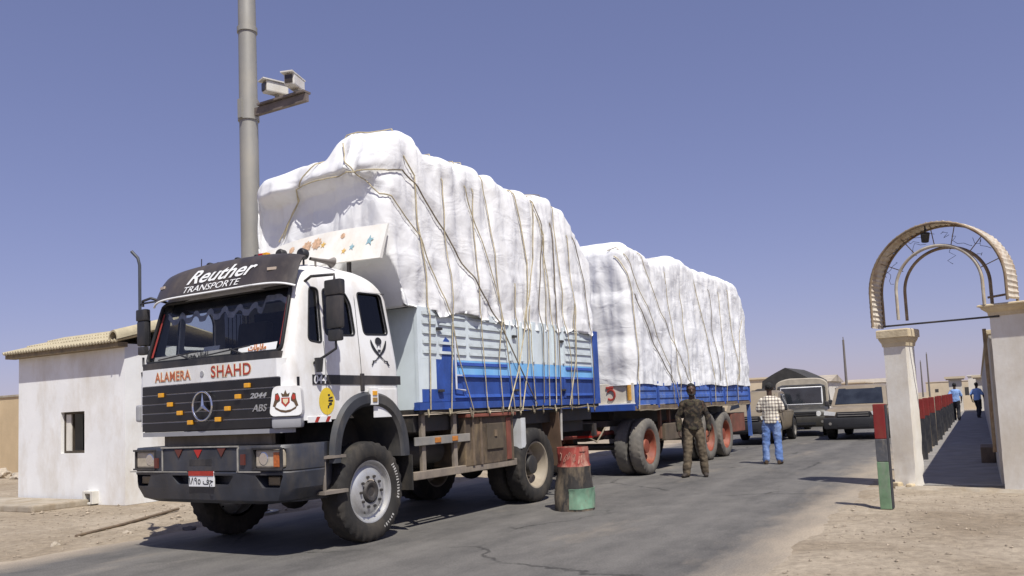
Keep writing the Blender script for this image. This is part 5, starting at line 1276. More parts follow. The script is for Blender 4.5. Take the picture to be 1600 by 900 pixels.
def load_mesh(name, y0, y1, zb, zref, ztab, hw, bales, tiers, front_in, seed, hem, rough=1.0, r=.24, peak=False):
    hy = (y1 - y0) / 2; hz = (zref - zb) / 2
    ny = int((y1 - y0) / .042); vs, fs = rounded_box(56, ny, 58, hw, hy, hz, r)
    out = []
    for p in vs:
        x, y, z = p.x, p.y + (y0 + y1) / 2, p.z + (zb + zref) / 2
        u = max(0.0, (z - zb) / (zref - zb))
        nxx = max(-1, min(1, x / hw)); side = abs(nxx) ** 6; top = max(0, u) ** 8
        fr = max(0, 1 - (y - y0) / .25); bk = max(0, 1 - (y1 - y) / .25)
        zt = lerp_tab(ztab, y)
        # bales: pillowed between joints, along y and in tiers
        d = min(abs(y - b) for b in bales); pil = min(1, d / .32) ** .6
        dt = min(abs(z - t) for t in tiers); pt = min(1, dt / .3) ** .5
        nn = fbm(x * .8 + seed, y * .8, z * .7, 4)
        fold = ridged(x * 1.1 + seed, y * 2.6, z * .55 + seed) * .5 + ridged(x * .8, y * 1.3 + 5, z * 1.1 + seed) * .5
        diag = ridged((y + z) * 1.3 + seed, (y - z) * .5, x * .6)
        k = .04 * pil + .012 * pt * (1 + 2 * fr) + .055 * nn + .045 * fold + .02 * diag
        k = (k - .12) * rough
        z2 = zb + (z - zb) * (zt - zb) / (zref - zb)
        z2 += k * 1.3 * top - .02 * top * (x / hw) ** 2 * 4
        sgn = 1 if x > 0 else -1
        taper = 1 - .055 * u ** 2.2
        x2 = x * taper + sgn * side * k * 1.0
        if u < .12: x2 += sgn * side * .015 * math.sin(y * 9 + seed)
        y2 = y - fr * (k * 1.0) + bk * k
        if peak:
            g = math.exp(-((y - 2.12) / .38) ** 4) * (1 / (1 + math.exp(-(x - .30) / .035))); z2 += .25 * g * max(0, u) ** 3
            z2 -= .05 * max(0, u) ** 3 * max(0, min(1, (2.7 - y) / .3)) * max(0, min(1, (.3 - x) / .15))
        # sharp pleats that hang from the top edge, and creases drawn towards each rope
        pl_ = ridged(seed, y * 4.2 + .35 * math.sin(z * 1.7), z * .22) ** 3; pl2 = ridged(seed + 4, y * 8.5 + .5 * math.sin(z * 2.3), z * .35) ** 3
        x2 += sgn * side * (.045 * pl_ + .016 * pl2) * (.4 + .6 * min(1, abs(u - .5) * 2)); y2 -= (fr - bk) * (.03 * ridged(seed, x * 4.2, z * .3) ** 3)
        # left front recedes, nose of the upper tier leans out over the cab
        if front_in: 
            y2 += fr * (.20 - .20 * x / hw) - fr * .17 * max(0, min(1, (z2 - 4.33) / .14)) * (1 if x < .75 else .3)
            y2 -= fr * (.09 * abs(math.sin(PI * (x + 1.25) / .88)) if z2 > 4.36 else .035 * abs(math.sin(PI * (x + 1.0) / .62))) 
            if z2 > 4.3: z2 -= .06 * fr * max(0, (-x / hw)) * (z2 - 4.3) / .6
        if front_in and fr > 0: y2 = max(y2, 2.05 - max(0, z2 - 2.66) * .42)
        if z < zb + .05:
            z2 = zb + hem(y, x) 
        out.append((x2, y2, z2))
    me = bpy.data.meshes.new(name); me.from_pydata(out, [], fs)
    bm = bmesh.new(); bm.from_mesh(me); bmesh.ops.recalc_face_normals(bm, faces=bm.faces); bm.to_mesh(me); bm.free()
    for p_ in me.polygons: p_.use_smooth = True
    return me
def dent(me, paths, r=.07, depth=.035):
    from mathutils.kdtree import KDTree
    pts = [Vector(p) for path in paths for p in path]; kd = KDTree(len(pts))
    for i, p in enumerate(pts): kd.insert(p, i)
    kd.balance(); nr = [v.normal.copy() for v in me.vertices]
    for v, n in zip(me.vertices, nr):
        co, i, d = kd.find(v.co)
        if d < r * 2.5: v.co -= n * depth * math.exp(-(d / r) ** 2)
    me.update()
def add_ropes(parent, me, oy, side_ropes, front_ropes, bed_x, top_x=.75):
    paths = []; jobs = []
    bv = BVHTree.FromPolygons([v.co[:] for v in me.vertices], [p.vertices[:] for p in me.polygons])
    def onx(y, z):
        h = bv.ray_cast(Vector((3, y, z)), Vector((-1, 0, 0)))
        return h[0].x if h[0] else bed_x
    zmin = min(v.co.z for v in me.vertices)
    for i, rp in enumerate(side_ropes):
        pts = []
        for (ya, za), (yb, zb_) in zip(rp, rp[1:]):
            n = max(2, int(math.hypot(yb - ya, zb_ - za) / .06))
            for k in range(n): t = k / n; pts.append((ya + (yb - ya) * t - oy, za + (zb_ - za) * t))
        pts.append((rp[-1][0] - oy, rp[-1][1]))
        p3 = []
        # over the top first, then down the side
        while pts and not bv.ray_cast(Vector((3, pts[0][0], pts[0][1])), Vector((-1, 0, 0)))[0]: pts.pop(0)
        y_, z_ = pts[0]; xs_ = onx(y_, z_); k = 7
        for q in range(k if (rp[0][0] > 1.9 and rp[0][1] > 4.0) else 0):
            xx = .1 + (xs_ - .16) * q / k; h = bv.ray_cast(Vector((xx, y_ - .25 * (1 - q / k), 8)), Vector((0, 0, -1)))
            if h[0] and h[0].z > z_ - .02: p3.append((xx, h[0].y, h[0].z + .008))
        for y, z in pts:
            x = onx(y, z) if z > zmin + .05 else bed_x
            p3.append((max(x, bed_x - .02 if z < zmin + .2 else -9) + .010, y, z))
        # slack smoothing: ropes bridge hollows
        for _ in range(3):
            p3 = [p3[0]] + [(max(p3[j][0], (p3[j - 1][0] + p3[j + 1][0]) / 2), p3[j][1], p3[j][2]) for j in range(1, len(p3) - 1)] + [p3[-1]]
        thick = .010 if i % 3 == 0 else .008
        jobs.append((p3, thick, ROPE if i % 4 != 3 else ROPE2)); paths.append(p3)
    for i, rp in enumerate(front_ropes):
        p3 = []
        for (xa, za), (xb, zb_) in zip(rp, rp[1:]):
            n = max(2, int(math.hypot(xb - xa, zb_ - za) / .07))
            for k in range(n):
                t = k / n; x = xa + (xb - xa) * t; z = za + (zb_ - za) * t
                h = bv.ray_cast(Vector((x, -3, z)), Vector((0, 1, 0)))
                if h[0]: p3.append((x, h[0].y - .010, z))
        if len(p3) > 2:
            jobs.append((p3, .009, ROPE)); paths.append(p3)
    # carry the two front ropes round the corner into the side ropes they belong to
    if front_ropes:
        ns = len(side_ropes)
        for fi, si in ((0, 3), (1, 2)):
            a, b = Vector(paths[ns + fi][-1]), Vector(paths[si][0]); mid = []
            for t in (0, .2, .4, .6, .8, 1):
                z = a.z + (b.z - a.z) * t; ang = .25 + 1.1 * t; d = Vector((-math.sin(ang), math.cos(ang), 0)); c = Vector((.9, 2.1, z))
                h = bv.ray_cast(c - d * 3, d)
                if h[0]: mid.append(tuple(h[0] - d * .012))
            mid = [m for m in mid if m[0] > a.x - .01 and m[1] < b.y + .01]
            jobs.append(([tuple(a)] + mid + [tuple(b)], .009, ROPE)); paths.append(jobs[-1][0])
    dent(me, paths)
    for p3, th, mt in jobs:
        mb = MB(); mb.tube([(x - (.012 if abs(x) > 1 and z > zmin + .1 else 0), y, z) for x, y, z in p3], th, n=6); mb.build('rope', mt, parent, smooth=60)
TR = [
[(2.15, 4.63), (2.3, 4.45), (2.32, 3.85), (2.43, 3.14), (2.43, 2.65), (2.38, 1.46)],
[(2.87, 4.49), (2.86, 3.82), (2.92, 3.2), (2.93, 2.67), (2.83, 1.41)],
[(1.80, 4.08), (2.05, 3.88), (2.34, 3.67), (2.56, 3.28), (2.91, 2.67), (3.04, 2.13), (3.34, 1.44)],
[(1.78, 4.40), (2.05, 4.46), (2.29, 4.35), (2.86, 3.82), (3.26, 3.43), (4.04, 2.75), (5.1, 1.48)],
[(3.41, 4.5), (3.71, 3.96), (4.03, 3.26), (4.2, 2.76), (4.31, 2.17), (4.43, 1.42)],
[(3.9, 4.92), (4.02, 4.42), (4.08, 3.6), (4.11, 3.19), (4.18, 2.76), (4.05, 2.16), (4.11, 1.43)],
[(4.76, 4.9), (4.94, 4.31), (5.04, 3.66), (4.93, 2.81), (4.91, 2.18), (4.65, 1.41)],
[(5.4, 4.71), (5.56, 4.34), (5.41, 2.85), (5.33, 1.5)],
[(5.48, 4.4), (5.71, 3.52), (5.78, 2.63), (5.73, 1.49)],
[(5.4, 4.69), (5.23, 3.76), (4.89, 2.81), (4.57, 1.98), (4.25, 1.42)],
[(6.08, 4.75), (6.16, 3.97), (6.18, 2.91), (6.32, 2.23), (6.29, 1.46)],
[(6.75, 4.3), (6.95, 3.99), (7.09, 3.43), (7.11, 2.97), (7.16, 2.25), (7.14, 1.47)],
[(4.60, 3.3), (4.62, 2.6), (4.60, 1.45)], [(5.02, 3.0), (5.0, 2.3), (5.06, 1.45)], [(5.62, 4.2), (5.58, 3.0), (5.50, 1.45)], [(5.95, 4.4), (5.92, 3.1), (5.9, 1.45)], [(6.55, 4.3), (6.5, 3.0), (6.52, 1.45)], [(3.62, 4.5), (3.60, 3.3), (3.62, 2.6), (3.7, 1.45)], [(6.62, 3.2), (6.5, 2.2), (6.2, 1.45)]]
TT = [
[(8.97, 4.36), (9.22, 3.65), (9.26, 1.86), (9.18, 1.31)],
[(9.08, 4.36), (10.16, 3.14), (11.31, 1.82), (11.52, 1.37)],
[(9.88, 4.5), (10.67, 3.36), (12.36, 1.82), (12.6, 1.38)],
[(9.38, 3.62), (10.52, 2.42), (11.15, 1.82), (11.2, 1.4)],
[(11.16, 4.25), (11.45, 3.11), (11.6, 1.82), (11.6, 1.37)],
[(12.16, 4.08), (12.38, 1.88)],
[(13.12, 4.68), (13.77, 3.04), (14.13, 1.83), (14.09, 1.39)],
[(14.25, 4.16), (14.46, 1.9)],
[(15.11, 4.18), (15.1, 1.83), (15.05, 1.38)],
[(15.88, 4.32), (16.28, 1.91)],
[(17.0, 3.63), (16.09, 1.84), (16.05, 1.41)]]
TF = [[(-0.87, 3.83), (-0.37, 4.44), (0.79, 4.42), (1.22, 4.40)], [(0.48, 4.89), (0.79, 4.42), (1.20, 4.05)], [(-0.27, 4.45), (0.15, 4.79)], [(-0.37, 4.44), (-0.6, 4.18), (-0.79, 3.79)]]
ztab = [(1.6, 4.66), (1.85, 4.84), (2.2, 4.90), (2.6, 4.93), (3.04, 4.97), (3.67, 5.02), (4.2, 5.02), (4.7, 4.94), (5.3, 4.96), (5.97, 5.05), (6.4, 4.99), (7.0, 4.62), (7.3, 4.12), (7.5, 3.3)]
def hem1(y, x): 
    if x < 0: return .02
    return .02 * math.sin(y * 2.1) + .01 * math.sin(y * 7) + (.08 if 2.9 < y < 3.6 else 0) * math.sin((y - 2.9) / .7 * PI) + (.10 if y < 2.6 else 0)
lm = load_mesh('wrapped_load', 1.66, 7.46, 2.66, 5.0, ztab, 1.29, [1.5, 2.45, 3.2, 3.95, 4.75, 5.45, 6.15, 6.9, 7.6], [4.38, 3.5], True, 2.3, hem1, peak=True)
tload = link('wrapped_load', lm, CLOTH); tload.location = world_of(0, 0); tload.rotation_euler = (0, 0, TA)
tag(tload, 'tall roped load under white tarpaulin on the truck bed, overhanging the cab', 'load')
add_ropes(tload, lm, 0, TR, TF, 1.275)
ztab2 = [(-.05, 4.62), (.15, 4.74), (.8, 4.72), (1.6, 4.62), (2.3, 4.72), (3.1, 4.80), (4.4, 4.77), (5.4, 4.74), (6.0, 4.80), (7.0, 4.78), (7.7, 4.72), (7.95, 4.45), (8.1, 4.15), (8.5, 3.4)]
lm2 = load_mesh('wrapped_load', -.06, 8.5, 1.80, 4.75, ztab2, 1.29, [-.2, 1.3, 2.2, 3.2, 4.2, 5.1, 6.0, 6.9, 7.8, 8.7], [3.75, 2.8], False, 9.1, lambda y, x: .02 * math.sin(y * 3))
rl = link('wrapped_load', lm2, CLOTH); rl.location = world_of(0, TY); rl.rotation_euler = (0, 0, TA)
tag(rl, 'long roped load under white tarpaulin on the blue trailer', 'load')
add_ropes(rl, lm2, TY, TT, [], 1.265)

# ================================================================ PARKED AND WAITING VEHICLES
TINT = M('car_glass_dark', (.03, .035, .042), .05, var=.5, vs_=2.5, spec=1.0, metal=.12)
TYREF = M('car_tyre', (.022, .021, .02), .85, var=.2)
STEEL = M('car_rim', (.30, .28, .25), .5, metal=.4, var=.2)
def car_wheel(parent, x, y, r=.36, w=.24, s=1):
    mb = MB(); h = w / 2
    mb.lathe([(x + s * a, b) for a, b in ((-h, r * .62), (-h, r * .9), (-h * .8, r), (h * .8, r), (h, r * .9), (h, r * .62))], c=(0, y, r), axis='x', n=32); t = mb.build('wheel', TYREF, parent, smooth=35)
    mb = MB(); mb.lathe([(x + s * a, b) for a, b in ((h * .95, r * .64), (h * .7, r * .58), (h * .5, r * .5), (h * .8, r * .28), (h * .85, 0))], c=(0, y, r), axis='x', n=28); mb.build('rim', STEEL, t, smooth=35)
def body_loft(secs, n_side=1):
    """secs: list of (y, [(x,z) half outline from bottom centre to top centre]) -> closed mirrored shell"""
    mb = MB(); rings = []
    for y, half in secs:
        rings.append([(x, y, z) for x, z in half] + [(-x, y, z) for x, z in reversed(half)])
    n = len(rings[0]); vs = [p for r in rings for p in r]
    fs = [(k * n + j, k * n + (j + 1) % n, (k + 1) * n + (j + 1) % n, (k + 1) * n + j) for k in range(len(secs) - 1) for j in range(n)]
    fs += [tuple(reversed(range(n))), tuple(range((len(secs) - 1) * n, len(secs) * n))]
    mb.add(vs, fs); return mb
def half(w, z0, zs, zt, r=.10, wt=None):
    wt = w if wt is None else wt
    return [(w * .86, z0), (w * .97, z0 + .06), (w, z0 + .16), (w, zs - .12), (w * .985, zs), (wt - r * .0, zs + .001), (wt - r * .25, zt - r * .7), (wt - r, zt - r * .08), (wt * .5, zt + .015)]
def pickup(loc, rz, label, paint, dark, group=None, w=.92, canvas=None, whiteframe=False, tall=1.0, length=5.0, bodycol2=None, upright=False):
    c = tag(empty('pickup', loc, rz), label, 'pickup', group)
    H = 1.08 * tall; roof = 1.80 * tall if not upright else 1.88
    secs = [(-.02, half(w * .86, .42, .62, .72, .06)), (.05, half(w * .95, .36, .80, .95, .08)), (.22, half(w * .99, .34, .92, H - .03, .12)), (.9, half(w, .34, .96, H, .12)), (1.38, half(w, .34, .98, H + .04, .10)), (3.2, half(w, .34, .98, H + .02, .08)), (length, half(w * .97, .40, .96, H, .06))]
    body = body_loft(secs).build('body', paint, c, smooth=60); sb_ = body.modifiers.new('r', 'SUBSURF'); sb_.levels = 1; sb_.render_levels = 1
    k = .02 if upright else .55; w2 = w * (.93 if upright else .84)
    cabs = [(1.22, [(w * .93, H), (w * .93, H + .02), (.3, H + .03)]), (1.22 + k, [(w * .95, H), (w2, roof - .10), (w2 * .6, roof - .03)]), (1.42 + k, [(w * .95, H), (w2, roof - .06), (w2 * .8, roof)]), (2.7, [(w * .95, H), (w2, roof - .06), (w2 * .8, roof)]), (2.92, [(w * .95, H), (w2 * .97, roof - .1), (w2 * .75, roof - .06)])]
    body_loft(cabs).build('cabin', paint, c, smooth=30)
    # windscreen
    mb = MB(); e = .012
    mb.add([(-w * .80, 1.27 - e - (.035 if upright else 0), H + .06), (w * .80, 1.27 - e - (.035 if upright else 0), H + .06), (w2 * .86, 1.22 + k * .93 - e, roof - .12), (-w2 * .86, 1.22 + k * .93 - e, roof - .12)], [(0, 1, 2, 3)])
    o = mb.build('windscreen', TINT, c)
    if whiteframe: rim_loop([Vector(mb.v[0]).lerp(Vector(mb.v[1]), i / 6) for i in range(6)] + [Vector(mb.v[1]).lerp(Vector(mb.v[2]), i / 6) for i in range(6)] + [Vector(mb.v[2]).lerp(Vector(mb.v[3]), i / 6) for i in range(6)] + [Vector(mb.v[3]).lerp(Vector(mb.v[0]), i / 6) for i in range(6)], .03, 'windscreen_frame', DECW, c)
    sd = o.modifiers.new('s', 'SOLIDIFY'); sd.thickness = .02; sd.offset = 1
    for s in (1, -1):
        mb = MB(); mb.add([(s * (w * .955), 1.55 + k * .5, H + .06), (s * (w * .955), 2.75, H + .06), (s * (w2 + .012), 2.68, roof - .12), (s * (w2 + .012), 1.5 + k, roof - .12)], [(0, 1, 2, 3)])
        o = mb.build('side_window', TINT, c); sd = o.modifiers.new('s', 'SOLIDIFY'); sd.thickness = .015; sd.offset = 0
        mb = MB(); mb.box((s * (w + .10), 1.45, H + .10), (.14, .08, .17), ch=.03); mb.tube([(s * w * .9, 1.45, H + .02), (s * (w + .10), 1.45, H + .05)], .015, n=6); mb.build('mirror', BLACKP, c)
        mb = MB()
        if upright: mb.lathe([(-.03, .0), (-.03, .085), (.03, .095)], c=(s * w * .62, .02, .80), axis='y', n=18)
        else: mb.prism([(s * w * .56, .88), (s * w * .93, .93), (s * w * .95, .80), (s * w * .60, .77)], 'y', -.035, .16)
        mb.build('headlight', M('car_headlight', (.72, .72, .70), .15, var=.15), c)
        for y in (.86, length - 1.05):
            car_wheel(c, s * (w - .11), y, .37, .25, s)
            mb = MB(); P = archpts(.46, .86, .36, yc=y, n=16, p=2.0); Q = archpts(.40, .79, .36, yc=y, n=16, p=2.0)
            vs = []
            for (a, b), (cc_, d) in zip(P, Q): vs += [(s * (w + .012), a, b), (s * (w + .02), cc_, d), (s * (w - .3), cc_, d)]
            mb.add(vs, [(i * 3 + j, i * 3 + j + 1, i * 3 + 4 + j, i * 3 + 3 + j) for i in range(len(P) - 1) for j in range(2)]); o = mb.build('wheel_arch', dark, c, smooth=40)
    mb = MB(); mb.box((0, -.03, .80), (w * 1.08, .10, .17), ch=.015); g = mb.build('grille', M('car_grille', (.02, .02, .022), .4), c)
    for z in (.765, .835):
        mb = MB(); mb.box((0, -.085, z), (w * .98, .012, .022)); mb.build('grille_bar', STEEL if not upright else dark, g)
    mb = MB(); mb.box((0, -.05, .53), (w * 1.94, .20, .36), ch=.06); bp = mb.build('bumper', dark, c, smooth=30)
    for s in (1, -1):
        mb = MB(); mb.lathe([(-.012, 0), (-.012, .045), (.01, .05)], c=(s * w * .74, -.15, .52), axis='y', n=14); mb.build('fog_lamp', STEEL, bp)
    mb = MB(); mb.box((0, -.155, .46), (w * 1.0, .015, .10), ch=.005); mb.build('air_intake', M('car_grille', (.02, .02, .022)), bp)
    mb = MB(); mb.box((0, 3.9, .62), (1.2, 2.0, .2)); mb.box((0, 1.6, .40), (1.3, 2.4, .16)); mb.build('underbody', DARKMET, c)
    if canvas:
        mb = MB(); vs = []; n = 14; sec = [(2.0, .0), (2.05, .02), (2.6, .05), (3.6, .03), (length, .05), (length + .02, 0)]
        for y, d in sec:
            for i in range(n + 1):
                a = PI * i / n; x = (w + .03 + d) * math.copysign(abs(math.cos(a)) ** .6, math.cos(a)); z = (roof - .12) + (.34 + d) * abs(math.sin(a)) ** .7
                if i in (0, n): z = H - .05
                vs.append((x, y, z + .02 * fbm(x * 2, y * 2, 1)))
        m = n + 1; mb.add(vs, [(k_ * m + i, k_ * m + i + 1, (k_ + 1) * m + i + 1, (k_ + 1) * m + i) for k_ in range(len(sec) - 1) for i in range(n)] + [tuple(range(m)), tuple(reversed(range((len(sec) - 1) * m, len(sec) * m)))])
        mb.build('canvas_cover', canvas, c, smooth=50)
    return c
BEIGE = M('beige_car_paint', (.24, .195, .14), .4, var=.08, dirt=(.30, .24, .17), damt=.4, dscale=3)
DKTRIM = M('dark_car_trim', (.022, .022, .024), .55, var=.2)
OLIVE = M('dark_olive_paint', (.040, .037, .030), .45, var=.2, dirt=(.10, .085, .065), damt=.4, dscale=3)
TANP = M('tan_car_paint', (.22, .18, .125), .45, var=.15, dirt=(.22, .17, .11), damt=.5, dscale=3)
CANV = M('beige_canvas', (.40, .35, .27), .9, var=.2, vs_=3, bump=.3, bscale=8)
CANVD = M('dark_canvas', (.045, .042, .038), .9, var=.3, vs_=3, bump=.3, bscale=8)
pickup((-3.52, 28.1, 0), -.03, 'beige double-cab pickup with dark bumper facing us beside the gate pillar', BEIGE, DKTRIM, w=.93, length=5.1, tall=.97)
pickup((-6.42, 25.9, 0), .02, 'tan pickup half hidden between the trailer tail and the checked-shirt man', TANP, DKTRIM, w=.90, length=4.6, tall=.93)
pickup((-5.60, 31.0, 0), .16, 'dark olive pickup with white windscreen frame and beige canvas top', OLIVE, OLIVE, w=.90, length=4.4, canvas=CANV, whiteframe=True, upright=True)
# dark canvas truck behind them
ct = tag(empty('canvas_truck', (-7.6, 37.0, 0), .0), 'truck with a tall dark canvas tilt behind the tan pickup', 'truck')
mb = MB(); mb.box((0, .9, 1.25), (2.1, 1.6, 1.2), ch=.12); mb.build('cab', OLIVE, ct, smooth=30)
mb = MB(); mb.box((0, .09, 1.5), (1.75, .05, .5), ch=.02); mb.build('windscreen', TINT, ct)
mb = MB(); vs = []; n = 16
for y in (1.75, 2.2, 4.2, 6.4):
    for i in range(n + 1):
        t = i / n; x = -1.2 + 2.4 * t; z = 2.05 + .72 * (1 - abs(2 * t - 1)) ** .75
        vs.append((x, y, z if 0 < i < n else .95))
m = n + 1; mb.add(vs, [(k * m + i, k * m + i + 1, (k + 1) * m + i + 1, (k + 1) * m + i) for k in range(3) for i in range(n)] + [tuple(range(m)), tuple(reversed(range(3 * m, 4 * m)))]); mb.build('canvas_tilt', CANVD, ct, smooth=40)
mb = MB(); mb.box((0, 3.6, .85), (2.2, 5.6, .2)); mb.build('bed', DKTRIM, ct)
for s in (1, -1):
    for y in (.9, 4.9): car_wheel(ct, s * .95, y, .45, .28, s)

# ================================================================ PEOPLE
def remesh(mb, vox, smooth_it=6):
    me = mb.mesh('tmp'); ob = bpy.data.objects.new('tmp', me); BENCH.collection.objects.link(ob)
    r = ob.modifiers.new('r', 'REMESH'); r.mode = 'VOXEL'; r.voxel_size = vox
    s = ob.modifiers.new('s', 'SMOOTH'); s.iterations = smooth_it; s.factor = .5
    m = baked(ob)
    for p in m.polygons: p.use_smooth = True
    m.materials.clear(); return m
def limb(mb, pts, rad, n=14, ref=None):
    """tapered limb with rounded ends"""
    mb.loft(pts, rad, n=n, ref=ref)
    for p, r in ((pts[0], rad[0]), (pts[-1], rad[-1])):
        rr = r if isinstance(r, (int, float)) else (r[0] + r[1]) / 2; mb.sphere(p, rr * .98, 10, 7)
def hand(mb, wrist, d, palm_n, thumb_side):
    """relaxed hand: palm, four curled fingers of unequal length, thumb from the side of the palm"""
    w = Vector(wrist); d = Vector(d).normalized(); nrm = (Vector(palm_n) - d * d.dot(Vector(palm_n))).normalized(); sd = d.cross(nrm) * thumb_side
    mb.loft([w, w + d * .035, w + d * .085], [(.018, .026), (.016, .040), (.013, .040)], n=10, ref=nrm)
    for k, (o, l) in enumerate(((.030, .070), (.010, .080), (-.011, .074), (-.030, .058))):
        b = w + d * .08 + sd * o; c1 = b + d * l * .45 + nrm * .008; c2 = c1 + d * l * .30 + nrm * .020; c3 = c2 + d * l * .16 + nrm * .022
        mb.loft([b, c1, c2, c3], [.0095, .009, .0082, .006], n=8)
    b = w + d * .025 + sd * .03; mb.loft([b, b + d * .03 + sd * .022 + nrm * .008, b + d * .06 + sd * .026 + nrm * .018], [.012, .0105, .008], n=8)
def person(name, loc, rz, label, J, mats, hgt=1.75, vox=.009, hairstyle='short', beard=None, sleeves='long', long_shirt=.0):
    """J: joints in metres, figure faces -y in its own frame; +x is its left"""
    p = tag(empty(name, loc, rz), label, 'person')
    skin, shirt, trous, shoe, hair = mats
    V = lambda k: Vector(J[k])
    hd = V('head'); nk = V('neck'); tilt = Matrix.Rotation(J.get('turn', 0), 3, 'Z')
    mb = MB()
    # head: cranium, jaw, nose, brow, ears; then neck, forearms, hands; one continuous skin
    def H(x, y, z): return hd + tilt @ Vector((x, y, z))
    c = H(0, .012, .03); mb.sphere(c, (.076, .095, .098), 18, 12)
    mb.loft([H(0, -.015, .03), H(0, -.03, -.05), H(0, -.045, -.098)], [(.085, .070), (.062, .060), (.034, .040)], n=14, ref=(0, 1, 0))
    mb.loft([H(0, -.088, .022), H(0, -.113, -.022), H(0, -.085, -.032)], [(.009, .010), (.014, .018), (.010, .016)], n=8)
    mb.loft([H(-.05, -.072, .036), H(0, -.088, .040), H(.05, -.072, .036)], [.013, .014, .013], n=8)
    mb.loft([H(-.022, -.078, -.058), H(0, -.088, -.056), H(.022, -.078, -.058)], [.008, .011, .008], n=8)
    for s in (1, -1): mb.loft([H(s * .078, .01, .03), H(s * .088, .02, .005), H(s * .078, .012, -.03)], [(.008, .02), (.010, .024), (.006, .012)], n=8, ref=(1, 0, 0))
    mb.loft([hd + Vector((0, .02, -.05)), nk + Vector((0, .0, -.02)), V('chest') + Vector((0, 0, .06)), V('chest') - Vector((0, 0, .1))], [(.056, .056), (.056, .056), (.08, .12), (.08, .12)], n=12, ref=(0, 1, 0))
    for s in ('l', 'r'):
        e, w = V('elb_' + s), V('wri_' + s)
        st = V('sho_' + s).lerp(e, .5) if sleeves == 'short' else e.lerp(w, .5)
        mb.loft([V('chest') + Vector((0, 0, .1)), V('sho_' + s) + Vector((0, 0, -.01))], [.045, .045], n=10); limb(mb, [V('sho_' + s), V('sho_' + s).lerp(e, .5), e, e.lerp(w, .3), w], [.05, .044, .038, .038, .027])
        d = J.get('hand_' + s, (w - e)); hand(mb, w - (w - e).normalized() * .01, d, J.get('palm_' + s, (0, -1, 0)), J.get('thumb_' + s, 1))
    link('body', remesh(mb, vox, 3), skin, p)
    # eyes
    for s in (1, -1):
        mb = MB(); mb.sphere(H(s * .031, -.079, .018), (.013, .008, .007), 8, 6); mb.build('eye', M('eye_dark', (.03, .025, .02), .3), p, smooth=60)
    # hair
    mb = MB()
    if hairstyle:
        k = 1.10 if hairstyle == 'full' else 1.04
        mb.sphere(H(0, .022, .045), (.080 * k, .095 * k, .092 * k), 20, 14); 
        hm = remesh(mb, .012, 2)
        for v in hm.vertices:
            q = v.co - hd
            q2 = tilt.inverted() @ q
            if q2.y < -.03 and q2.z < .085: v.co = hd + tilt @ Vector((q2.x * .9, max(q2.y, -.03) + .02, max(q2.z, .06)))
            elif q2.z < -.03: v.co = hd + tilt @ Vector((q2.x * .9, q2.y * .9, -.03))
            v.co += Vector((noise.noise(v.co * 40), noise.noise(v.co * 40 + Vector((9, 0, 0))), noise.noise(v.co * 40 + Vector((0, 7, 0))))) * .008
        link('hair', hm, hair, p)
    if beard:
        mb = MB(); mb.loft([H(-.066, -.005, -.02), H(-.058, -.05, -.06), H(0, -.083, -.088), H(.058, -.05, -.06), H(.066, -.005, -.02)], [(.012, .024), (.018, .026), (.022, .03), (.018, .026), (.012, .024)], n=10); link('beard', remesh(mb, .009, 2), hair, p)
    # shirt
    mb = MB(); pv = V('pelvis'); ch = V('chest')
    mb.loft([pv + Vector((0, 0, -.10 - long_shirt)), pv + Vector((0, 0, .02)), pv.lerp(ch, .45), ch + Vector((0, 0, -.02)), ch.lerp(nk, .55), ch.lerp(nk, .85), nk + Vector((0, 0, -.015))], [(.125, .190), (.125, .185), (.118, .170), (.125, .186), (.110, .192), (.085, .145), (.060, .066)], n=24, ref=(0, 1, 0))
    for s in ('l', 'r'):
        a, e, w = V('sho_' + s), V('elb_' + s), V('wri_' + s)
        if sleeves == 'short': limb(mb, [a, a.lerp(e, .5), a.lerp(e, .86)], [.058, .064, .070])
        else: limb(mb, [a, a.lerp(e, .5), e, e.lerp(w, .5), e.lerp(w, .95)], [.058, .062, .060, .058, .050])
    sm_ = remesh(mb, .012, 9)
    nr = [v.normal.copy() for v in sm_.vertices]
    for v, nv in zip(sm_.vertices, nr): v.co += nv * (.018 * fbm(v.co.x * 7, v.co.y * 7, v.co.z * 5 + loc[0]))
    link('shirt', sm_, shirt, p)
    # trousers
    mb = MB()
    mb.loft([pv + Vector((0, 0, .04)), pv + Vector((0, 0, -.06)), pv + Vector((0, .005, -.13))], [(.100, .158), (.112, .172), (.10, .165)], n=20, ref=(0, 1, 0))
    for s in ('l', 'r'):
        h, k, a = V('hip_' + s), V('kne_' + s), V('ank_' + s)
        limb(mb, [h, h.lerp(k, .45), k, k.lerp(a, .4), k.lerp(a, .97)], [.102, .096, .082, .080, .076])
    sm_ = remesh(mb, .012, 4)
    nr = [v.normal.copy() for v in sm_.vertices]
    for v, nv in zip(sm_.vertices, nr): v.co += nv * (.016 * fbm(v.co.x * 6, v.co.y * 6, v.co.z * 9 + loc[1]))
    link('trousers', sm_, trous, p)
    for s in ('l', 'r'):
        a = V('ank_' + s); t = Vector(J.get('toe_' + s, (0, -1, 0))).normalized(); q = Vector((a.x, a.y, .0 if 'lift_' + s not in J else J['lift_' + s]))
        mb = MB(); mb.loft([q - t * .075 + Vector((0, 0, .05)), q + Vector((0, 0, .055)), q + t * .10 + Vector((0, 0, .04)), q + t * .17 + Vector((0, 0, .03))], [(.050, .040), (.055, .043), (.040, .046), (.028, .036)], n=14, ref=(0, 0, 1)); mb.loft([q + Vector((0, 0, .03)), a + Vector((0, 0, .03))], [.045, .045], n=10)
        sh = remesh(mb, .010, 2)
        for v in sh.vertices: v.co.z = max(v.co.z, q.z + .001)
        link('shoe', sh, shoe, p)
    return p
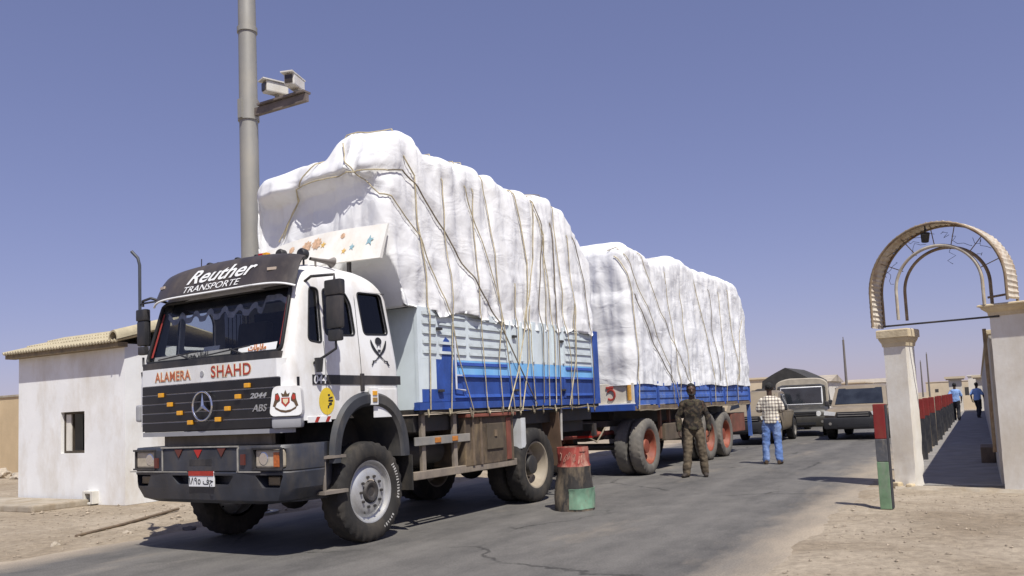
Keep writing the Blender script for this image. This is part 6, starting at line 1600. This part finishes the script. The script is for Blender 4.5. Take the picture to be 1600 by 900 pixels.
def check_mat():
    m = bpy.data.materials.new('checked_cotton'); m.use_nodes = True; nt = m.node_tree; L = nt.links.new; b = nt.nodes['Principled BSDF']; b.inputs['Roughness'].default_value = .9
    tc = nt.nodes.new('ShaderNodeTexCoord'); sp = nt.nodes.new('ShaderNodeSeparateXYZ'); L(tc.outputs['Object'], sp.inputs[0])
    def lines(sock, freq, lo):
        mu = nt.nodes.new('ShaderNodeMath'); mu.operation = 'MULTIPLY'; mu.inputs[1].default_value = freq; L(sock, mu.inputs[0])
        fr = nt.nodes.new('ShaderNodeMath'); fr.operation = 'FRACT'; L(mu.outputs[0], fr.inputs[0])
        lt = nt.nodes.new('ShaderNodeMath'); lt.operation = 'LESS_THAN'; lt.inputs[1].default_value = lo; L(fr.outputs[0], lt.inputs[0]); return lt.outputs[0]
    a = lines(sp.outputs[0], 16, .32); c = lines(sp.outputs[2], 14, .32)
    ad = nt.nodes.new('ShaderNodeMath'); ad.operation = 'ADD'; L(a, ad.inputs[0]); L(c, ad.inputs[1])
    hf = nt.nodes.new('ShaderNodeMath'); hf.operation = 'MULTIPLY'; hf.inputs[1].default_value = .5; L(ad.outputs[0], hf.inputs[0])
    r = nt.nodes.new('ShaderNodeValToRGB'); r.color_ramp.elements[0].color = (.70, .66, .56, 1); r.color_ramp.elements[1].color = (.07, .075, .11, 1)
    e = r.color_ramp.elements.new(.5); e.color = (.33, .27, .21, 1); L(hf.outputs[0], r.inputs[0]); L(r.outputs[0], b.inputs['Base Color']); return m
def camo_mat():
    m = bpy.data.materials.new('brown_camouflage'); m.use_nodes = True; nt = m.node_tree; L = nt.links.new; b = nt.nodes['Principled BSDF']; b.inputs['Roughness'].default_value = .9
    tc = nt.nodes.new('ShaderNodeTexCoord'); n = nt.nodes.new('ShaderNodeTexNoise'); n.inputs['Scale'].default_value = 11; n.inputs['Detail'].default_value = 3; n.inputs['Distortion'].default_value = .8; L(tc.outputs['Object'], n.inputs['Vector'])
    r = nt.nodes.new('ShaderNodeValToRGB'); r.color_ramp.interpolation = 'CONSTANT'; els = r.color_ramp.elements
    els[0].color = (.016, .012, .009, 1); els[0].position = 0; els[1].position = .48; els[1].color = (.055, .036, .022, 1)
    e = els.new(.53); e.color = (.042, .038, .02, 1); e = els.new(.62); e.color = (.10, .07, .045, 1); L(n.outputs[0], r.inputs[0]); L(r.outputs[0], b.inputs['Base Color']); return m
SKIN = M('dark_skin', (.075, .040, .025), .55, var=.15, vs_=8); HAIR = M('black_hair', (.012, .011, .010), .8, var=.3, vs_=30, bump=.6, bscale=90)
CHECK, CAMO = check_mat(), camo_mat()
JEANS = M('blue_denim', (.12, .21, .47), .9, var=.35, vs_=5, dirt=(.33, .42, .62), damt=.7, dscale=5, bump=.3, bscale=30)
BOOT = M('dark_boot', (.035, .026, .02), .7, var=.3); SANDAL = M('brown_shoe', (.10, .065, .04), .8, var=.3); NAVY = M('dark_trousers', (.018, .018, .024), .9); SHIRTB = M('light_blue_shirt', (.24, .38, .68), .9, var=.15); CAMOT = M('olive_camouflage_trousers', (.13, .10, .065), .9, var=.5, vs_=14, dirt=(.05, .035, .022), damt=.9, dscale=9)
J0 = dict(head=(0, -.02, 1.63), neck=(0, .0, 1.485), chest=(0, 0, 1.28), pelvis=(0, 0, .98), sho_l=(.175, 0, 1.385), sho_r=(-.175, 0, 1.385), elb_l=(.255, .02, 1.13), elb_r=(-.255, .02, 1.13), wri_l=(.27, -.05, .88), wri_r=(-.27, -.05, .88),
          hip_l=(.09, 0, .90), hip_r=(-.09, 0, .90), kne_l=(.115, -.02, .49), kne_r=(-.115, -.02, .49), ank_l=(.13, .02, .08), ank_r=(-.13, .02, .08), palm_l=(-1, 0, 0), palm_r=(1, 0, 0), thumb_l=1, thumb_r=-1)
Js = dict(J0); Js.update(turn=.15, ank_l=(.17, .03, .08), kne_l=(.14, -.01, .49), ank_r=(-.17, -.06, .08), kne_r=(-.13, -.05, .49), elb_r=(-.275, .03, 1.13), wri_r=(-.275, -.03, .88), toe_l=(.15, -1, 0), toe_r=(-.45, -1, 0), elb_l=(.275, .04, 1.13), wri_l=(.285, .0, .88))
person('person', (-4.78, 15.42, 0), .25, 'person in brown camouflage standing on the road before the trailer', Js, (SKIN, CAMO, CAMOT, BOOT, HAIR), hairstyle='full', beard=True)
Jc = dict(J0); Jc.update(turn=.2, elb_l=(.26, -.02, 1.14), elb_r=(-.25, -.02, 1.14), wri_l=(.17, -.24, 1.16), wri_r=(-.15, -.25, 1.12), palm_l=(-1, 0, .2), palm_r=(1, 0, .2), ank_l=(.16, .0, .08), ank_r=(-.13, .07, .08), toe_l=(.25, -1, 0), toe_r=(-.2, -1, 0), kne_l=(.135, -.02, .49))
person('person', (-3.98, 18.42, 0), PI + .12, 'person in checked shirt and blue jeans seen from behind on the road', Jc, (SKIN, CHECK, JEANS, SANDAL, HAIR), sleeves='short', hairstyle='short', vox=.010)
Jw = dict(J0); Jw.update(kne_l=(.09, -.18, .52), ank_l=(.09, -.16, .09), kne_r=(-.09, -.02, .49), ank_r=(-.09, .16, .10), elb_l=(.25, .10, 1.15), wri_l=(.25, .02, .90), elb_r=(-.25, -.08, 1.14), wri_r=(-.24, -.20, .92))
person('person', (-1.0, 43.6, 0), PI, 'far person in light blue shirt walking away beside the walkway posts', Jw, (SKIN, SHIRTB, NAVY, BOOT, HAIR), sleeves='short', vox=.014)
person('person', (-.12, 47.0, 0), PI - .5, 'far person in light blue shirt half hidden by the passage wall', Jw, (SKIN, SHIRTB, NAVY, BOOT, HAIR), sleeves='short', vox=.014)

bpy.data.scenes.remove(BENCH)
